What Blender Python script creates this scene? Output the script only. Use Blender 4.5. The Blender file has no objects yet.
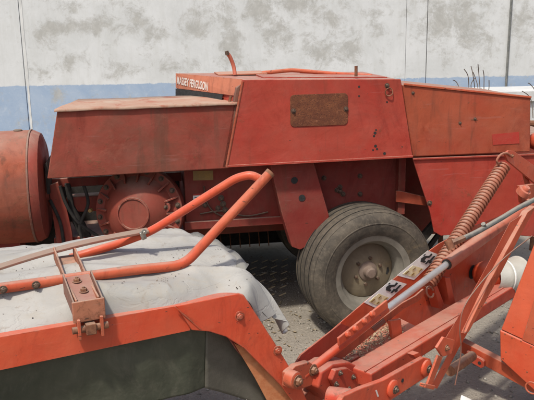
import bpy, bmesh, math, random
from mathutils import Vector, Matrix, noise
random.seed(7)
R = math.radians
scene = bpy.context.scene

# ---------------------------------------------------------------- camera
F_PX = 760.0; PITCH = math.atan(.235); ROLL = R(1.0); EYE = Vector((0, 0, 1.75))
_d = Vector((0, math.cos(PITCH), -math.sin(PITCH)))
_r0 = Vector((1, 0, 0)); _u0 = Vector((0, math.sin(PITCH), math.cos(PITCH)))
_r = _r0*math.cos(ROLL) - _u0*math.sin(ROLL)
_u = _u0*math.cos(ROLL) + _r0*math.sin(ROLL)
cam_d = bpy.data.cameras.new('camera'); cam = bpy.data.objects.new('camera', cam_d)
scene.collection.objects.link(cam); scene.camera = cam
cam_d.sensor_width = 36; cam_d.lens = F_PX/534*36; cam_d.clip_start = .05; cam_d.clip_end = 500
m3 = Matrix((_r, _u, -_d)).transposed()
cam.matrix_world = Matrix.Translation(EYE) @ m3.to_4x4()

# ---------------------------------------------------------------- light
SUN_EL = 59.0; SUN_AZ = -153.0     # azimuth of the sun seen from the place, clockwise from +Y
world = bpy.data.worlds.new('World'); scene.world = world; world.use_nodes = True
wn = world.node_tree; wn.nodes.clear()
wo = wn.nodes.new('ShaderNodeOutputWorld'); wb = wn.nodes.new('ShaderNodeBackground'); ws = wn.nodes.new('ShaderNodeTexSky')
ws.sky_type = 'NISHITA'; ws.sun_disc = False; ws.sun_elevation = R(SUN_EL); ws.sun_rotation = R(SUN_AZ)
ws.dust_density = 4.0; ws.air_density = 1.0; ws.ozone_density = 1.0
wb.inputs['Strength'].default_value = .125
wn.links.new(ws.outputs[0], wb.inputs[0]); wn.links.new(wb.outputs[0], wo.inputs[0])
sl = bpy.data.lights.new('sun', 'SUN'); so = bpy.data.objects.new('sun', sl); scene.collection.objects.link(so)
sl.energy = 3.1; sl.angle = R(3.5); sl.color = (1, .94, .84)
sd = Vector((math.sin(R(SUN_AZ))*math.cos(R(SUN_EL)), math.cos(R(SUN_AZ))*math.cos(R(SUN_EL)), math.sin(R(SUN_EL))))
so.rotation_euler = sd.to_track_quat('Z', 'Y').to_euler()
scene.view_settings.view_transform = 'Standard'; scene.view_settings.look = 'None'
scene.view_settings.exposure = 0.22; scene.view_settings.gamma = 1; scene.view_settings.use_curve_mapping = False
scene.render.engine = 'CYCLES'

# ---------------------------------------------------------------- helpers
def ray(px, py): return _d + _r*((px-267)/F_PX) + _u*((200-py)/F_PX)

class Frame:
    """A plan position and heading; w() maps local metres to the world, y()/x()/z() read a sight line on a real plane."""
    def __init__(s, ox, oy, yaw):
        s.o = Vector((ox, oy, 0)); s.yaw = R(yaw)
        s.ex = Vector((math.cos(s.yaw), math.sin(s.yaw), 0)); s.ey = Vector((-math.sin(s.yaw), math.cos(s.yaw), 0))
    def w(s, x, y, z): return s.o + s.ex*x + s.ey*y + Vector((0, 0, z))
    def l(s, p): q = p - s.o; return Vector((q.dot(s.ex), q.dot(s.ey), p.z))
    def hit(s, px, py, n, k):
        v = ray(px, py); t = (k - (EYE-s.o).dot(n))/v.dot(n); return s.l(EYE + v*t)
    def y(s, px, py, y): return s.hit(px, py, s.ey, y)
    def x(s, px, py, x): return s.hit(px, py, s.ex, x)
    def z(s, px, py, z):
        v = ray(px, py); return s.l(EYE + v*((z-EYE.z)/v.z))

class MB:
    def __init__(s, fr): s.bm = bmesh.new(); s.f = fr
    def v(s, p): return s.bm.verts.new(s.f.w(p[0], p[1], p[2]))
    def face(s, vs):
        try: return s.bm.faces.new(vs)
        except ValueError: return None
    def loft(s, a, b):            # two matching rings -> closed solid
        A = [s.v(p) for p in a]; B = [s.v(p) for p in b]; n = len(A)
        s.face(A); s.face(B[::-1])
        for i in range(n): s.face([A[i], B[i], B[(i+1) % n], A[(i+1) % n]])
        return s
    def box(s, x0, x1, y0, y1, z0, z1):
        return s.loft([(x0,y0,z0),(x1,y0,z0),(x1,y0,z1),(x0,y0,z1)], [(x0,y1,z0),(x1,y1,z0),(x1,y1,z1),(x0,y1,z1)])
    def plate(s, pts, t):         # pts: local points of a near-planar outline, thickened along y
        return s.loft(pts, [(p[0], p[1]+t, p[2]) for p in pts])
    def prism(s, pts, t):
        t = Vector(t); return s.loft(pts, [tuple(Vector(p)+t) for p in pts])
    def beam(s, a, b, w, h, up=(0,0,1)):
        a = Vector(a); b = Vector(b); d = (b-a).normalized(); sd_ = d.cross(Vector(up)).normalized(); uu = sd_.cross(d)
        q = [(-w/2,-h/2),(w/2,-h/2),(w/2,h/2),(-w/2,h/2)]
        return s.loft([a+sd_*i+uu*j for i,j in q], [b+sd_*i+uu*j for i,j in q])
    def tube(s, path, r, seg=14, caps=True):
        P = [Vector(p) for p in path]; rings = []; up = None
        for i, p in enumerate(P):
            d = ((P[min(i+1,len(P)-1)]-P[max(i-1,0)])).normalized()
            if up is None:
                up = Vector((0,0,1)) if abs(d.z) < .9 else Vector((1,0,0))
            a = (up - d*up.dot(d)).normalized(); up = a; b = d.cross(a)
            rr = r[i] if isinstance(r, (list, tuple)) else r
            rings.append([s.v(p + a*math.cos(2*math.pi*k/seg)*rr + b*math.sin(2*math.pi*k/seg)*rr) for k in range(seg)])
        for A, B in zip(rings, rings[1:]):
            for k in range(seg): s.face([A[k], A[(k+1)%seg], B[(k+1)%seg], B[k]])
        if caps: s.face(rings[0][::-1]); s.face(rings[-1])
        return s
    def lathe(s, c, axis, prof, seg=40, closed=True):   # prof: (radius, distance along the axis)
        c = Vector(c); d = Vector(axis).normalized(); up = Vector((0,0,1)) if abs(d.z) < .9 else Vector((1,0,0))
        a = (up - d*up.dot(d)).normalized(); b = d.cross(a); rings = []
        for r, t in prof:
            if r < 1e-5: rings.append([s.v(c + d*t)]*seg)
            else: rings.append([s.v(c + d*t + a*math.cos(2*math.pi*k/seg)*r + b*math.sin(2*math.pi*k/seg)*r) for k in range(seg)])
        for A, B in zip(rings, rings[1:]):
            for k in range(seg):
                q = []
                for vv in (A[k], A[(k+1)%seg], B[(k+1)%seg], B[k]):
                    if vv not in q: q.append(vv)
                if len(q) > 2: s.face(q)
        return s
    def bolt(s, c, axis, r=.012, h=.01):
        c = Vector(c); ax = Vector(axis).normalized()
        s.lathe(c, ax, [(0,0),(r*1.5,0),(r*1.5,.002),(r*1.05,.002)], 14)
        s.lathe(c, ax, [(r,.002),(r,h),(r*.8,h+.0015),(0,h+.0015)], 6)
        return s.lathe(c, ax, [(r*.5,h),(r*.5,h+.006),(0,h+.006)], 8)
    def build(s, name, mat, parent=None, bevel=0, sharp=35, sub=0, thick=0):
        bmesh.ops.recalc_face_normals(s.bm, faces=s.bm.faces)
        root = parent
        while root is not None and root.parent is not None: root = root.parent
        if root is not None:
            inv = (Matrix.Translation(root.location) @ root.rotation_euler.to_matrix().to_4x4()).inverted()
            s.bm.transform(inv)
        me = bpy.data.meshes.new(name); s.bm.to_mesh(me); s.bm.free()
        for p in me.polygons: p.use_smooth = True
        me.set_sharp_from_angle(angle=R(sharp))
        o = bpy.data.objects.new(name, me); scene.collection.objects.link(o)
        if parent is not None: o.parent = parent
        me.materials.append(mat)
        if thick:
            t = o.modifiers.new('t', 'SOLIDIFY'); t.thickness = thick; t.offset = 0
        if bevel:
            b = o.modifiers.new('b', 'BEVEL'); b.width = bevel; b.segments = 2; b.limit_method = 'ANGLE'; b.angle_limit = R(35); b.harden_normals = True
        return o

def empty(name, fr, label, cat, z=0, group=None):
    e = bpy.data.objects.new(name, None); scene.collection.objects.link(e)
    e.location = fr.w(0,0,z); e.rotation_euler = (0,0,fr.yaw); e.empty_display_size = .2
    e['label'] = label; e['category'] = cat
    if group: e['group'] = group
    return e
def smooth_path(P, n=6):          # Catmull-Rom
    P = [Vector(p) for p in P]; out = []
    for i in range(len(P)-1):
        a = P[max(i-1,0)]; b = P[i]; c = P[i+1]; d = P[min(i+2,len(P)-1)]
        for k in range(n):
            t = k/n; out.append(.5*((2*b)+(c-a)*t+(2*a-5*b+4*c-d)*t*t+(3*b-a-3*c+d)*t**3))
    out.append(P[-1]); return out
def fillet(P, r=.05, n=6):        # straight runs with rounded corners
    P = [Vector(p) for p in P]; out = [P[0]]
    for i in range(1, len(P)-1):
        a = (P[i-1]-P[i]); b = (P[i+1]-P[i]); rr = min(r, a.length*.45, b.length*.45)
        s0 = P[i]+a.normalized()*rr; s1 = P[i]+b.normalized()*rr
        for k in range(n+1):
            t = k/n; out.append(s0*(1-t)**2 + P[i]*2*t*(1-t) + s1*t*t)
    out.append(P[-1]); return out

# ---------------------------------------------------------------- materials
class NT:
    def __init__(s, name):
        s.m = bpy.data.materials.new(name); s.m.use_nodes = True; s.t = s.m.node_tree; s.t.nodes.clear()
        s.out = s.n('ShaderNodeOutputMaterial'); s.b = s.n('ShaderNodeBsdfPrincipled'); s.L(s.b.outputs[0], s.out.inputs[0])
        s.tc = s.n('ShaderNodeTexCoord'); s.co = s.tc.outputs['Object']
    def n(s, t, **k):
        x = s.t.nodes.new(t)
        for a, b in k.items(): setattr(x, a, b)
        return x
    def L(s, a, b): s.t.links.new(a, b)
    def val(s, sock, v):
        if hasattr(v, 'is_output') or isinstance(v, bpy.types.NodeSocket): s.L(v, sock)
        elif isinstance(v, (tuple, list)) and len(v) == 3 and sock.type == 'RGBA': sock.default_value = (*v, 1)
        else: sock.default_value = v
    def noise(s, scale, detail=6, rough=.6, dist=0, co=None, stretch=None):
        x = s.n('ShaderNodeTexNoise'); c = co or s.co
        if stretch:
            mp = s.n('ShaderNodeMapping'); mp.inputs['Scale'].default_value = stretch; s.L(c, mp.inputs[0]); c = mp.outputs[0]
        s.L(c, x.inputs['Vector']); x.inputs['Scale'].default_value = scale; x.inputs['Detail'].default_value = detail
        x.inputs['Roughness'].default_value = rough; x.inputs['Distortion'].default_value = dist
        return x.outputs[0]
    def ramp(s, f, a, b, lo=0., hi=1.):
        x = s.n('ShaderNodeMapRange'); x.interpolation_type = 'SMOOTHSTEP'; s.L(f, x.inputs[0])
        for i, v in zip((1,2,3,4), (a,b,lo,hi)): x.inputs[i].default_value = v
        return x.outputs[0]
    def mix(s, f, a, b, mode='MIX'):
        x = s.n('ShaderNodeMix'); x.data_type = 'RGBA'; x.blend_type = mode
        s.val(x.inputs[0], f); s.val(x.inputs[6], a); s.val(x.inputs[7], b); return x.outputs[2]
    def math(s, op, a, b=0.):
        x = s.n('ShaderNodeMath'); x.operation = op; s.val(x.inputs[0], a); s.val(x.inputs[1], b); return x.outputs[0]
    def bump(s, h, dist=.002, strength=1., prev=None):
        x = s.n('ShaderNodeBump'); x.inputs['Distance'].default_value = dist; x.inputs['Strength'].default_value = strength
        s.L(h, x.inputs['Height'])
        if prev is not None: s.L(prev, x.inputs['Normal'])
        return x.outputs[0]

def up_mask(t, a=.55, b=.95):
    g = t.n('ShaderNodeNewGeometry'); sx = t.n('ShaderNodeSeparateXYZ'); t.L(g.outputs['Normal'], sx.inputs[0])
    return t.ramp(sx.outputs[2], a, b)

def paint(name, base, faded, rust=.3, dust=.4, rough=.5, dent=.003, dustcol=(.42,.36,.29), fade=.5, chip=.3, grime=.0, spec=.22):
    t = NT(name); t.b.inputs['Specular IOR Level'].default_value = spec
    col = t.mix(t.ramp(t.noise(2.2, 5, .6, .4), .5-.25*fade-.1, .8-.3*fade), base, faded)
    col = t.mix(t.math('MULTIPLY', t.ramp(t.noise(14, 6, .7), .45, .75), .45), col, faded)
    dark = tuple(c*.55 for c in base)
    col = t.mix(t.math('MULTIPLY', t.ramp(t.noise(5, 8, .75, 1.2, stretch=(1,1,.35)), .5, .7), .55), col, dark)
    if grime:
        gm = t.math('MULTIPLY', t.ramp(t.noise(1.7, 9, .72, .9), .42, .66), grime)
        col = t.mix(gm, col, (.135,.052,.032))
        st = t.math('MULTIPLY', t.ramp(t.noise(16, 5, .65, .2, stretch=(1,1,.07)), .54, .70), grime*1.1)
        col = t.mix(st, col, (.12,.045,.028))
        pale = t.math('MULTIPLY', t.ramp(t.noise(2.6, 9, .75, 1.4), .56, .72), grime*.7)
        col = t.mix(pale, col, tuple(c*.6+k for c, k in zip(faded, (.16,.09,.06))))
    # rust: blotches with fine speckle
    rm = t.math('MULTIPLY', t.ramp(t.noise(7, 10, .8, .6), .62-.16*rust, .72-.1*rust), t.ramp(t.noise(60, 4, .7), .35, .6))
    rc = t.mix(t.noise(40, 6, .7), (.10,.035,.018), (.24,.10,.05))
    col = t.mix(rm, col, rc)
    # paint worn off along the edges
    bv = t.n('ShaderNodeBevel'); bv.samples = 3; bv.inputs['Radius'].default_value = .007
    ge = t.n('ShaderNodeNewGeometry'); dp = t.n('ShaderNodeVectorMath'); dp.operation = 'DOT_PRODUCT'
    t.L(bv.outputs[0], dp.inputs[0]); t.L(ge.outputs['Normal'], dp.inputs[1])
    ew = t.math('MULTIPLY', t.ramp(dp.outputs['Value'], .90, .995, 1., 0.), t.ramp(t.noise(22, 8, .75, .5), .42, .60))
    col = t.mix(t.math('MULTIPLY', ew, .75), col, t.mix(t.ramp(t.noise(35, 4, .6), .4, .6), (.13,.055,.035), (.36,.22,.16)))
    # chips and scratches
    ch = t.ramp(t.noise(38, 3, .5, .3, stretch=(1,1,2.5)), .76-.08*chip, .78-.08*chip)
    col = t.mix(t.math('MULTIPLY', ch, .8), col, (.07,.035,.025))
    sc = t.math('MULTIPLY', t.ramp(t.noise(26, 3, .5, .1, stretch=(.16,1,2.6)), .66, .685), t.ramp(t.noise(3, 3, .6), .45, .6))
    col = t.mix(t.math('MULTIPLY', sc, .22), col, tuple(min(1, c*.8+.10) for c in faded))
    # settled dust on what faces up, thin film elsewhere
    dm = t.math('MULTIPLY', up_mask(t), t.ramp(t.noise(6, 6, .7, .5), .3, .7, dust*.6, min(1, dust*1.5)))
    col = t.mix(dm, col, dustcol)
    col = t.mix(t.math('MULTIPLY', t.ramp(t.noise(3.3, 7, .7), .4, .75), dust*.16), col, dustcol)
    t.L(col, t.b.inputs['Base Color'])
    t.L(t.ramp(t.noise(9, 5, .6), .3, .7, rough-.08, rough+.2), t.b.inputs['Roughness'])
    nb = t.bump(t.noise(3.0, 2, .5), dent*4)
    nb = t.bump(t.noise(7, 3, .5, .6), dent*1.2, prev=nb)
    nb = t.bump(t.noise(90, 6, .7), .0007, prev=nb)
    nb = t.bump(t.math('ADD', rm, ch), .0006, prev=nb)
    t.L(nb, t.b.inputs['Normal']); return t.m

def simple(name, a, b, scale=12, rough=.6, metal=0, bump=.001, bscale=80, dust=0.):
    t = NT(name); col = t.mix(t.ramp(t.noise(scale, 8, .7, .4), .3, .7), a, b)
    if dust: col = t.mix(t.math('MULTIPLY', up_mask(t), dust), col, (.4,.35,.28))
    t.L(col, t.b.inputs['Base Color']); t.L(t.ramp(t.noise(scale*1.7, 5), .3, .7, rough-.08, rough+.12), t.b.inputs['Roughness'])
    t.b.inputs['Metallic'].default_value = metal
    t.L(t.bump(t.noise(bscale, 7, .7), bump), t.b.inputs['Normal']); return t.m

M = {}
M['hood'] = paint('faded_red_hood', (.35,.031,.022), (.37,.054,.034), rust=.25, dust=.42, rough=.5, dent=.004, fade=.5, grime=.28)
M['hood_rear'] = paint('faded_orange_hood', (.33,.046,.022), (.34,.075,.036), rust=.3, dust=.4, rough=.5, dent=.004, fade=.6, grime=.5)
M['hood_end'] = paint('sun_bleached_hood_end', (.42,.090,.045), (.48,.17,.10), rust=.3, dust=.4, rough=.6, dent=.003, fade=.8, grime=.35)
M['hood_left'] = paint('dull_brown_red_hood', (.23,.030,.020), (.26,.055,.036), rust=.4, dust=.45, rough=.6, dent=.004, fade=.6, grime=.6)
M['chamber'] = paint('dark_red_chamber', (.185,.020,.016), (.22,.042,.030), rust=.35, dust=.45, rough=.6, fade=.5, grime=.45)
M['gear'] = paint('greasy_red_casting', (.21,.027,.019), (.25,.050,.034), rust=.4, dust=.35, rough=.6, fade=.6, grime=.45)
M['drum'] = paint('rusty_orange_drum', (.26,.046,.024), (.30,.085,.048), rust=.75, dust=.3, rough=.7, fade=.8, grime=.7)
M['orange'] = paint('orange_red_paint', (.54,.060,.022), (.55,.105,.046), rust=.15, dust=.26, rough=.42, fade=.35, chip=.7, grime=.12, spec=.3)
M['orange_worn'] = paint('worn_orange_paint', (.47,.058,.022), (.47,.105,.048), rust=.45, dust=.35, rough=.5, fade=.6, chip=1., grime=.3)
M['orange_dark'] = paint('dirty_red_paint', (.44,.040,.020), (.46,.078,.036), rust=.35, dust=.32, rough=.5, fade=.4, chip=.9, grime=.3)
M['pink'] = paint('faded_pink_red_paint', (.52,.095,.052), (.54,.16,.10), rust=.3, dust=.35, rough=.5, fade=.7, chip=.6, grime=.25)
M['springred'] = paint('rusty_spring_red', (.34,.080,.040), (.35,.13,.078), rust=.6, dust=.4, rough=.65, fade=.7, grime=.3)
M['bracket'] = paint('rusty_bracket', (.40,.080,.040), (.38,.15,.085), rust=.8, dust=.35, rough=.6, fade=.7, chip=.8, grime=.6)
M['rust'] = simple('rusty_steel', (.13,.045,.022), (.27,.12,.06), 30, .8, 0, .0015, 140, .3)
M['rustplate'] = simple('rust_plate', (.13,.040,.022), (.21,.075,.038), 55, .85, 0, .001, 200)
M['rustorange'] = simple('rust_orange_edge', (.40,.12,.04), (.50,.22,.10), 18, .7, 0, .001, 120, .3)
M['strap'] = simple('worn_strap_paint', (.19,.060,.038), (.17,.10,.07), 20, .65, 0, .001, 120, .4)
def mk_rp():
    t = NT('rusty_pitted_plate'); col = t.mix(t.ramp(t.noise(7, 8, .75, .5), .35, .68), (.115,.040,.024), (.20,.075,.036))
    col = t.mix(t.ramp(t.noise(210, 3, .6), .50, .66), col, (.085,.034,.022))
    col = t.mix(t.math('MULTIPLY', t.ramp(t.noise(90, 4, .7), .58, .70), .7), col, (.30,.13,.07))
    t.L(col, t.b.inputs['Base Color']); t.b.inputs['Roughness'].default_value = .9; t.b.inputs['Specular IOR Level'].default_value = .2
    t.L(t.bump(t.noise(150, 3, .6), .0015), t.b.inputs['Normal']); return t.m
M['rustplate'] = mk_rp()
M['flapgrey'] = simple('grey_under_sheet', (.20,.20,.18), (.28,.27,.24), 10, .8, 0, .003, 20)
M['dash_pale'] = simple('pale_sunlight_dash', (.42,.34,.22), (.30,.24,.16), 30, .6)  # pale colour for the imitated sunlight dashes under the baler
M['bolt'] = simple('dirty_bolt_steel', (.060,.036,.025), (.14,.085,.055), 60, .7, .1, .001, 200, .3)
M['dark'] = simple('black_grime_and_shade', (.012,.011,.010), (.035,.030,.026), 20, .8, 0, .002, 60)  # also colours the boxes that keep the baler's gaps dark
M['chrome'] = simple('chromed_rod', (.62,.60,.57), (.50,.49,.46), 6, .30, .6, .0001, 200)
M['hose'] = simple('grey_hydraulic_hose', (.10,.11,.105), (.19,.19,.175), 22, .65, 0, .001, 150, .5)
M['steel'] = simple('worn_plated_steel', (.42,.42,.38), (.25,.22,.18), 40, .4, .6, .0006, 200)
M['guard'] = simple('grey_plastic_guard', (.50,.50,.46), (.40,.39,.34), 9, .55, 0, .0006, 120, .3)
M['whitepaint'] = simple('white_lettering', (.74,.70,.65), (.52,.38,.32), 30, .5)
M['sticker_w'] = simple('white_sticker', (.84,.83,.79), (.72,.70,.65), 45, .5, 0, .0002)
M['sticker_y'] = simple('yellow_sticker', (.74,.62,.28), (.76,.71,.52), 50, .5, 0, .0002)
M['sticker_yd'] = simple('dirty_yellow_sticker', (.30,.18,.045), (.22,.14,.05), 40, .6)
M['ink'] = simple('black_print', (.015,.014,.013), (.03,.03,.03), 60, .9)
M['redpatch'] = simple('red_reflector', (.38,.026,.018), (.36,.045,.026), 25, .5)
M['dry'] = simple('dry_stalk', (.16,.13,.10), (.08,.06,.05), 40, .8)
M['offwhite'] = simple('off_white_sheet', (.62,.63,.62), (.48,.49,.48), 5, .6)
M['paper'] = simple('white_plastic_scrap', (.75,.75,.73), (.6,.6,.58), 12, .5)

def mk_lid():
    t = NT('dusty_lid'); col = t.mix(t.ramp(t.noise(4, 8, .7, .5), .35, .7), (.40,.23,.16), (.44,.33,.25))
    col = t.mix(t.ramp(t.noise(9, 8, .75, .6), .52, .64), col, (.36,.14,.09))
    t.L(col, t.b.inputs['Base Color']); t.b.inputs['Roughness'].default_value = .75
    t.L(t.bump(t.noise(8, 6, .6), .006), t.b.inputs['Normal']); return t.m
M['lid'] = mk_lid()

def mk_tyre(radius_z):
    t = NT('dusty_rubber')
    n1 = t.noise(9, 8, .75, .6); n2 = t.noise(45, 6, .7)
    col = t.mix(t.ramp(n1, .35, .7), (.048,.041,.032), (.105,.088,.066))
    col = t.mix(t.math('MULTIPLY', t.ramp(n2, .45, .7), .35), col, (.20,.165,.12))
    col = t.mix(t.math('MULTIPLY', t.ramp(t.noise(4, 6, .7, .8), .56, .70), .5), col, (.24,.18,.09))
    t.L(col, t.b.inputs['Base Color']); t.b.inputs['Roughness'].default_value = .85
    t.L(t.bump(n2, .0015), t.b.inputs['Normal']); return t.m
M['tyre'] = mk_tyre(0)
M['rim'] = simple('weathered_cream_rim', (.15,.14,.115), (.23,.215,.18), 10, .6, 0, .001, 100)
M['hubpink'] = simple('faded_pink_hub', (.17,.12,.095), (.22,.17,.135), 14, .75, 0, .001, 100)
def mk_disc():
    t = NT('dusty_rim_disc'); col = t.mix(t.ramp(t.noise(7, 8, .7, .6), .35, .7), (.19,.155,.105), (.26,.22,.15))
    col = t.mix(t.ramp(t.noise(5, 6, .7), .55, .75), col, (.30,.22,.09))
    t.L(col, t.b.inputs['Base Color']); t.b.inputs['Roughness'].default_value = .8
    t.L(t.bump(t.noise(60, 6, .7), .001), t.b.inputs['Normal']); return t.m
M['disc'] = mk_disc()

def mk_canvas():
    t = NT('soiled_white_canvas')
    col = t.mix(t.ramp(t.noise(3, 6, .65, .5), .35, .7), (.38,.37,.345), (.30,.295,.275))
    col = t.mix(t.math('MULTIPLY', t.ramp(t.noise(6, 8, .75, .8), .48, .70), .75), col, (.33,.30,.25))
    col = t.mix(t.math('MULTIPLY', t.ramp(t.noise(13, 9, .8, .9), .56, .66), .5), col, (.22,.17,.12))
    t.L(col, t.b.inputs['Base Color']); t.b.inputs['Roughness'].default_value = .75
    w = t.n('ShaderNodeTexWave'); w.inputs['Scale'].default_value = 400; t.L(t.co, w.inputs[0])
    nb = t.bump(t.noise(5, 3, .5, .8), .004); rn = t.math('ABSOLUTE', t.math('SUBTRACT', t.noise(5, 4, .55, .9, stretch=(1,1.8,1)), .5)); nb = t.bump(t.ramp(rn, 0., .03), .0006, prev=nb); nb = t.bump(t.noise(160, 3, .6), .0006, prev=nb)
    t.L(nb, t.b.inputs['Normal']); return t.m
M['canvas'] = mk_canvas()
def mk_curtain():
    t = NT('dusty_dark_green_curtain')
    col = t.mix(t.ramp(t.noise(4, 8, .7, .6), .35, .7), (.036,.040,.024), (.062,.064,.042))
    col = t.mix(t.math('MULTIPLY', t.ramp(t.noise(9, 8, .75, 1., stretch=(1,1,.5)), .5, .7), .4), col, (.12,.11,.08))
    t.L(col, t.b.inputs['Base Color']); t.b.inputs['Roughness'].default_value = .7
    t.L(t.bump(t.noise(8, 4, .6), .008), t.b.inputs['Normal']); return t.m
M['curtain'] = mk_curtain()

def mk_ground():
    t = NT('dusty_gravel_ground'); g = t.n('ShaderNodeNewGeometry'); c = g.outputs['Position']
    n1 = t.noise(1.3, 8, .7, .5, co=c); n2 = t.noise(30, 8, .8, co=c); n3 = t.noise(120, 4, .7, co=c)
    col = t.mix(t.ramp(n1, .35, .7), (.26,.23,.19), (.36,.325,.27))
    col = t.mix(t.ramp(n2, .4, .68), col, (.235,.21,.175))
    col = t.mix(t.math('MULTIPLY', t.ramp(n3, .55, .7), .8), col, (.44,.41,.36))
    vo = t.n('ShaderNodeTexVoronoi'); t.L(c, vo.inputs['Vector']); vo.inputs['Scale'].default_value = 75
    t.L(col, t.b.inputs['Base Color']); t.b.inputs['Roughness'].default_value = .92
    nb = t.bump(n2, .007); nb = t.bump(vo.outputs['Distance'], .004, prev=nb)
    t.L(nb, t.b.inputs['Normal']); return t.m
M['ground'] = mk_ground()
def mk_stone():
    t = NT('pebble'); g = t.n('ShaderNodeNewGeometry'); 
    col = t.mix(t.ramp(t.noise(25, 3, .6, co=g.outputs['Position']), .35, .7), (.18,.16,.13), (.42,.39,.34))
    t.L(col, t.b.inputs['Base Color']); t.b.inputs['Roughness'].default_value = .9; return t.m
M['stone'] = mk_stone()

def mk_wall(blobs, zline):
    """peeling limewash over grey render, blue dado up to zline; blobs = where the limewash has come off"""
    t = NT('peeling_limewash_wall')
    sx = t.n('ShaderNodeSeparateXYZ'); t.L(t.co, sx.inputs[0]); X, Z = sx.outputs[0], sx.outputs[2]
    acc = None
    for (bx, bz, rx, rz, k) in blobs:
        a = t.math('DIVIDE', t.math('SUBTRACT', X, bx), rx); b = t.math('DIVIDE', t.math('SUBTRACT', Z, bz), rz)
        d = t.math('ADD', t.math('MULTIPLY', a, a), t.math('MULTIPLY', b, b))
        w = t.math('MULTIPLY', t.math('POWER', 2.718, t.math('MULTIPLY', d, -1.)), k)
        acc = w if acc is None else t.math('MAXIMUM', acc, w)
    n = t.noise(4.2, 12, .74, .5); nf = t.noise(14, 8, .8, .3)
    nn = t.math('ADD', t.math('MULTIPLY', n, .65), t.math('MULTIPLY', nf, .35))
    peel = t.ramp(t.math('ADD', nn, t.math('MULTIPLY', acc, .18)), .515, .68)
    white = t.mix(t.ramp(t.noise(1.6, 8, .7, .5), .35, .7), (.60,.62,.625), (.52,.54,.54))
    white = t.mix(t.math('MULTIPLY', t.ramp(t.noise(7, 6, .7, stretch=(1.5,1,.22)), .45, .75), .45), white, (.47,.48,.46))
    blue = t.mix(t.ramp(t.noise(3, 7, .7, .5), .35, .7), (.27,.36,.49), (.33,.41,.52))
    blue = t.mix(t.math('MULTIPLY', t.ramp(t.noise(11, 6, .7), .5, .75), .5), blue, (.46,.52,.58))
    edge = t.math('ADD', Z, t.math('MULTIPLY', t.math('SUBTRACT', t.noise(9, 7, .75), .5), .07))
    isb = t.ramp(edge, zline-.006, zline+.006, 1., 0.)
    paintc = t.mix(isb, white, blue)
    grey = t.mix(t.ramp(t.noise(12, 8, .75), .35, .7), (.33,.33,.31), (.42,.42,.395))
    col = t.mix(t.math('MULTIPLY', peel, .85), paintc, grey)
    col = t.mix(t.ramp(t.noise(45, 3, .6), .73, .76), col, (.25,.25,.23))
    t.L(col, t.b.inputs['Base Color']); t.b.inputs['Roughness'].default_value = .9
    nb = t.bump(t.math('MULTIPLY', peel, -1.), .0008); nb = t.bump(t.noise(30, 8, .75), .0018, prev=nb)
    t.L(nb, t.b.inputs['Normal']); return t.m

# ---------------------------------------------------------------- frames of reference (plan position, heading)
B = Frame(-.2056, 4.003, 10.0)       # baler: x along its side
MW = Frame(-.8009, 2.1099, 25.0)     # mower: x along its frame beam
A = Frame(.09, 2.52, 47.0)           # lifting arm of the mower
WL = Frame(-3.126, 9.045, 2.34)      # wall

# ---------------------------------------------------------------- ground
g = MB(Frame(0,0,0)); nx = 60
bmg = g.bm; vs = {}
def gz(x, y): return .012*noise.noise(Vector((x*1.1, y*1.1, 0))) + .006*noise.noise(Vector((x*5, y*5, 3)))
xs = [-60,-30,-15,-8] + [-5+i*.1 for i in range(101)] + [8,15,30,60]
ys = [-30,-10,-3] + [.5+i*.1 for i in range(90)] + [12,20,60]
grid = [[bmg.verts.new((x, y, gz(x,y) if abs(x) < 7 and 0 < y < 11 else 0)) for x in xs] for y in ys]
for j in range(len(ys)-1):
    for i in range(len(xs)-1): bmg.faces.new((grid[j][i], grid[j][i+1], grid[j+1][i+1], grid[j+1][i]))
go = g.build('ground', M['ground'], sharp=180); go['kind'] = 'structure'
# loose gravel
g = MB(Frame(0,0,0))
for k in range(5200):
    if k < 3600: x = random.uniform(-.9, 1.9); y = random.uniform(2.5, 5.2)
    else: x = random.uniform(-2.5, 3); y = random.uniform(2.2, 8)
    r = random.choice((.003,.004,.005,.006,.006,.009,.013))*random.uniform(.8,1.3)
    q = Matrix.Rotation(random.uniform(0,6.28), 3, 'Z') @ Matrix.Rotation(random.uniform(0,3), 3, 'X')
    z = gz(x,y)+r*.25; o8 = []
    for p in ((1,0,0),(-1,0,0),(0,.8,0),(0,-.8,0),(0,0,.6),(0,0,-.6)):
        pp = q @ (Vector(p)*r*random.uniform(.8,1.2)); o8.append(g.bm.verts.new((x+pp.x, y+pp.y, z+pp.z)))
    for a,b,c in ((0,2,4),(2,1,4),(1,3,4),(3,0,4),(2,0,5),(1,2,5),(3,1,5),(0,3,5)): g.bm.faces.new((o8[a],o8[b],o8[c]))
gr = g.build('gravel', M['stone'], sharp=180); gr['kind'] = 'stuff'; gr['label'] = 'loose grey gravel lying on the dusty ground'; gr['category'] = 'gravel'

# ---------------------------------------------------------------- wall
wall = empty('concrete_wall', WL, 'long peeling whitewashed wall with a pale blue lower band behind the machines', 'wall')
def wpx(px, py): q = WL.y(px, py, 0); return (q.x, q.z)
bl = []
for (px, py, rx, rz, k) in ((55,28,22,7,1.0),(95,26,28,9,1.0),(45,38,10,12,.8),(68,62,7,12,1),(40,75,10,8,.6),(125,70,16,10,.6),(135,20,14,12,.8),
        (155,35,16,10,.7),(196,30,14,12,.9),(228,14,10,22,.8),(262,8,16,18,1),(278,35,16,16,.9),(232,45,14,22,.8),(330,18,26,12,.7),(318,48,22,14,.8),
        (350,50,20,14,.6),(375,22,12,22,.5),(455,18,36,26,.95),(470,40,26,16,.8),(525,25,16,26,.7),(300,5,30,10,.8),(58,95,8,10,.8),(75,8,16,8,.7),(200,12,12,10,.7),(170,70,14,6,.5)):
    x, z = wpx(px, py); bl.append((x, z, rx/82, rz/82, k))
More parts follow.
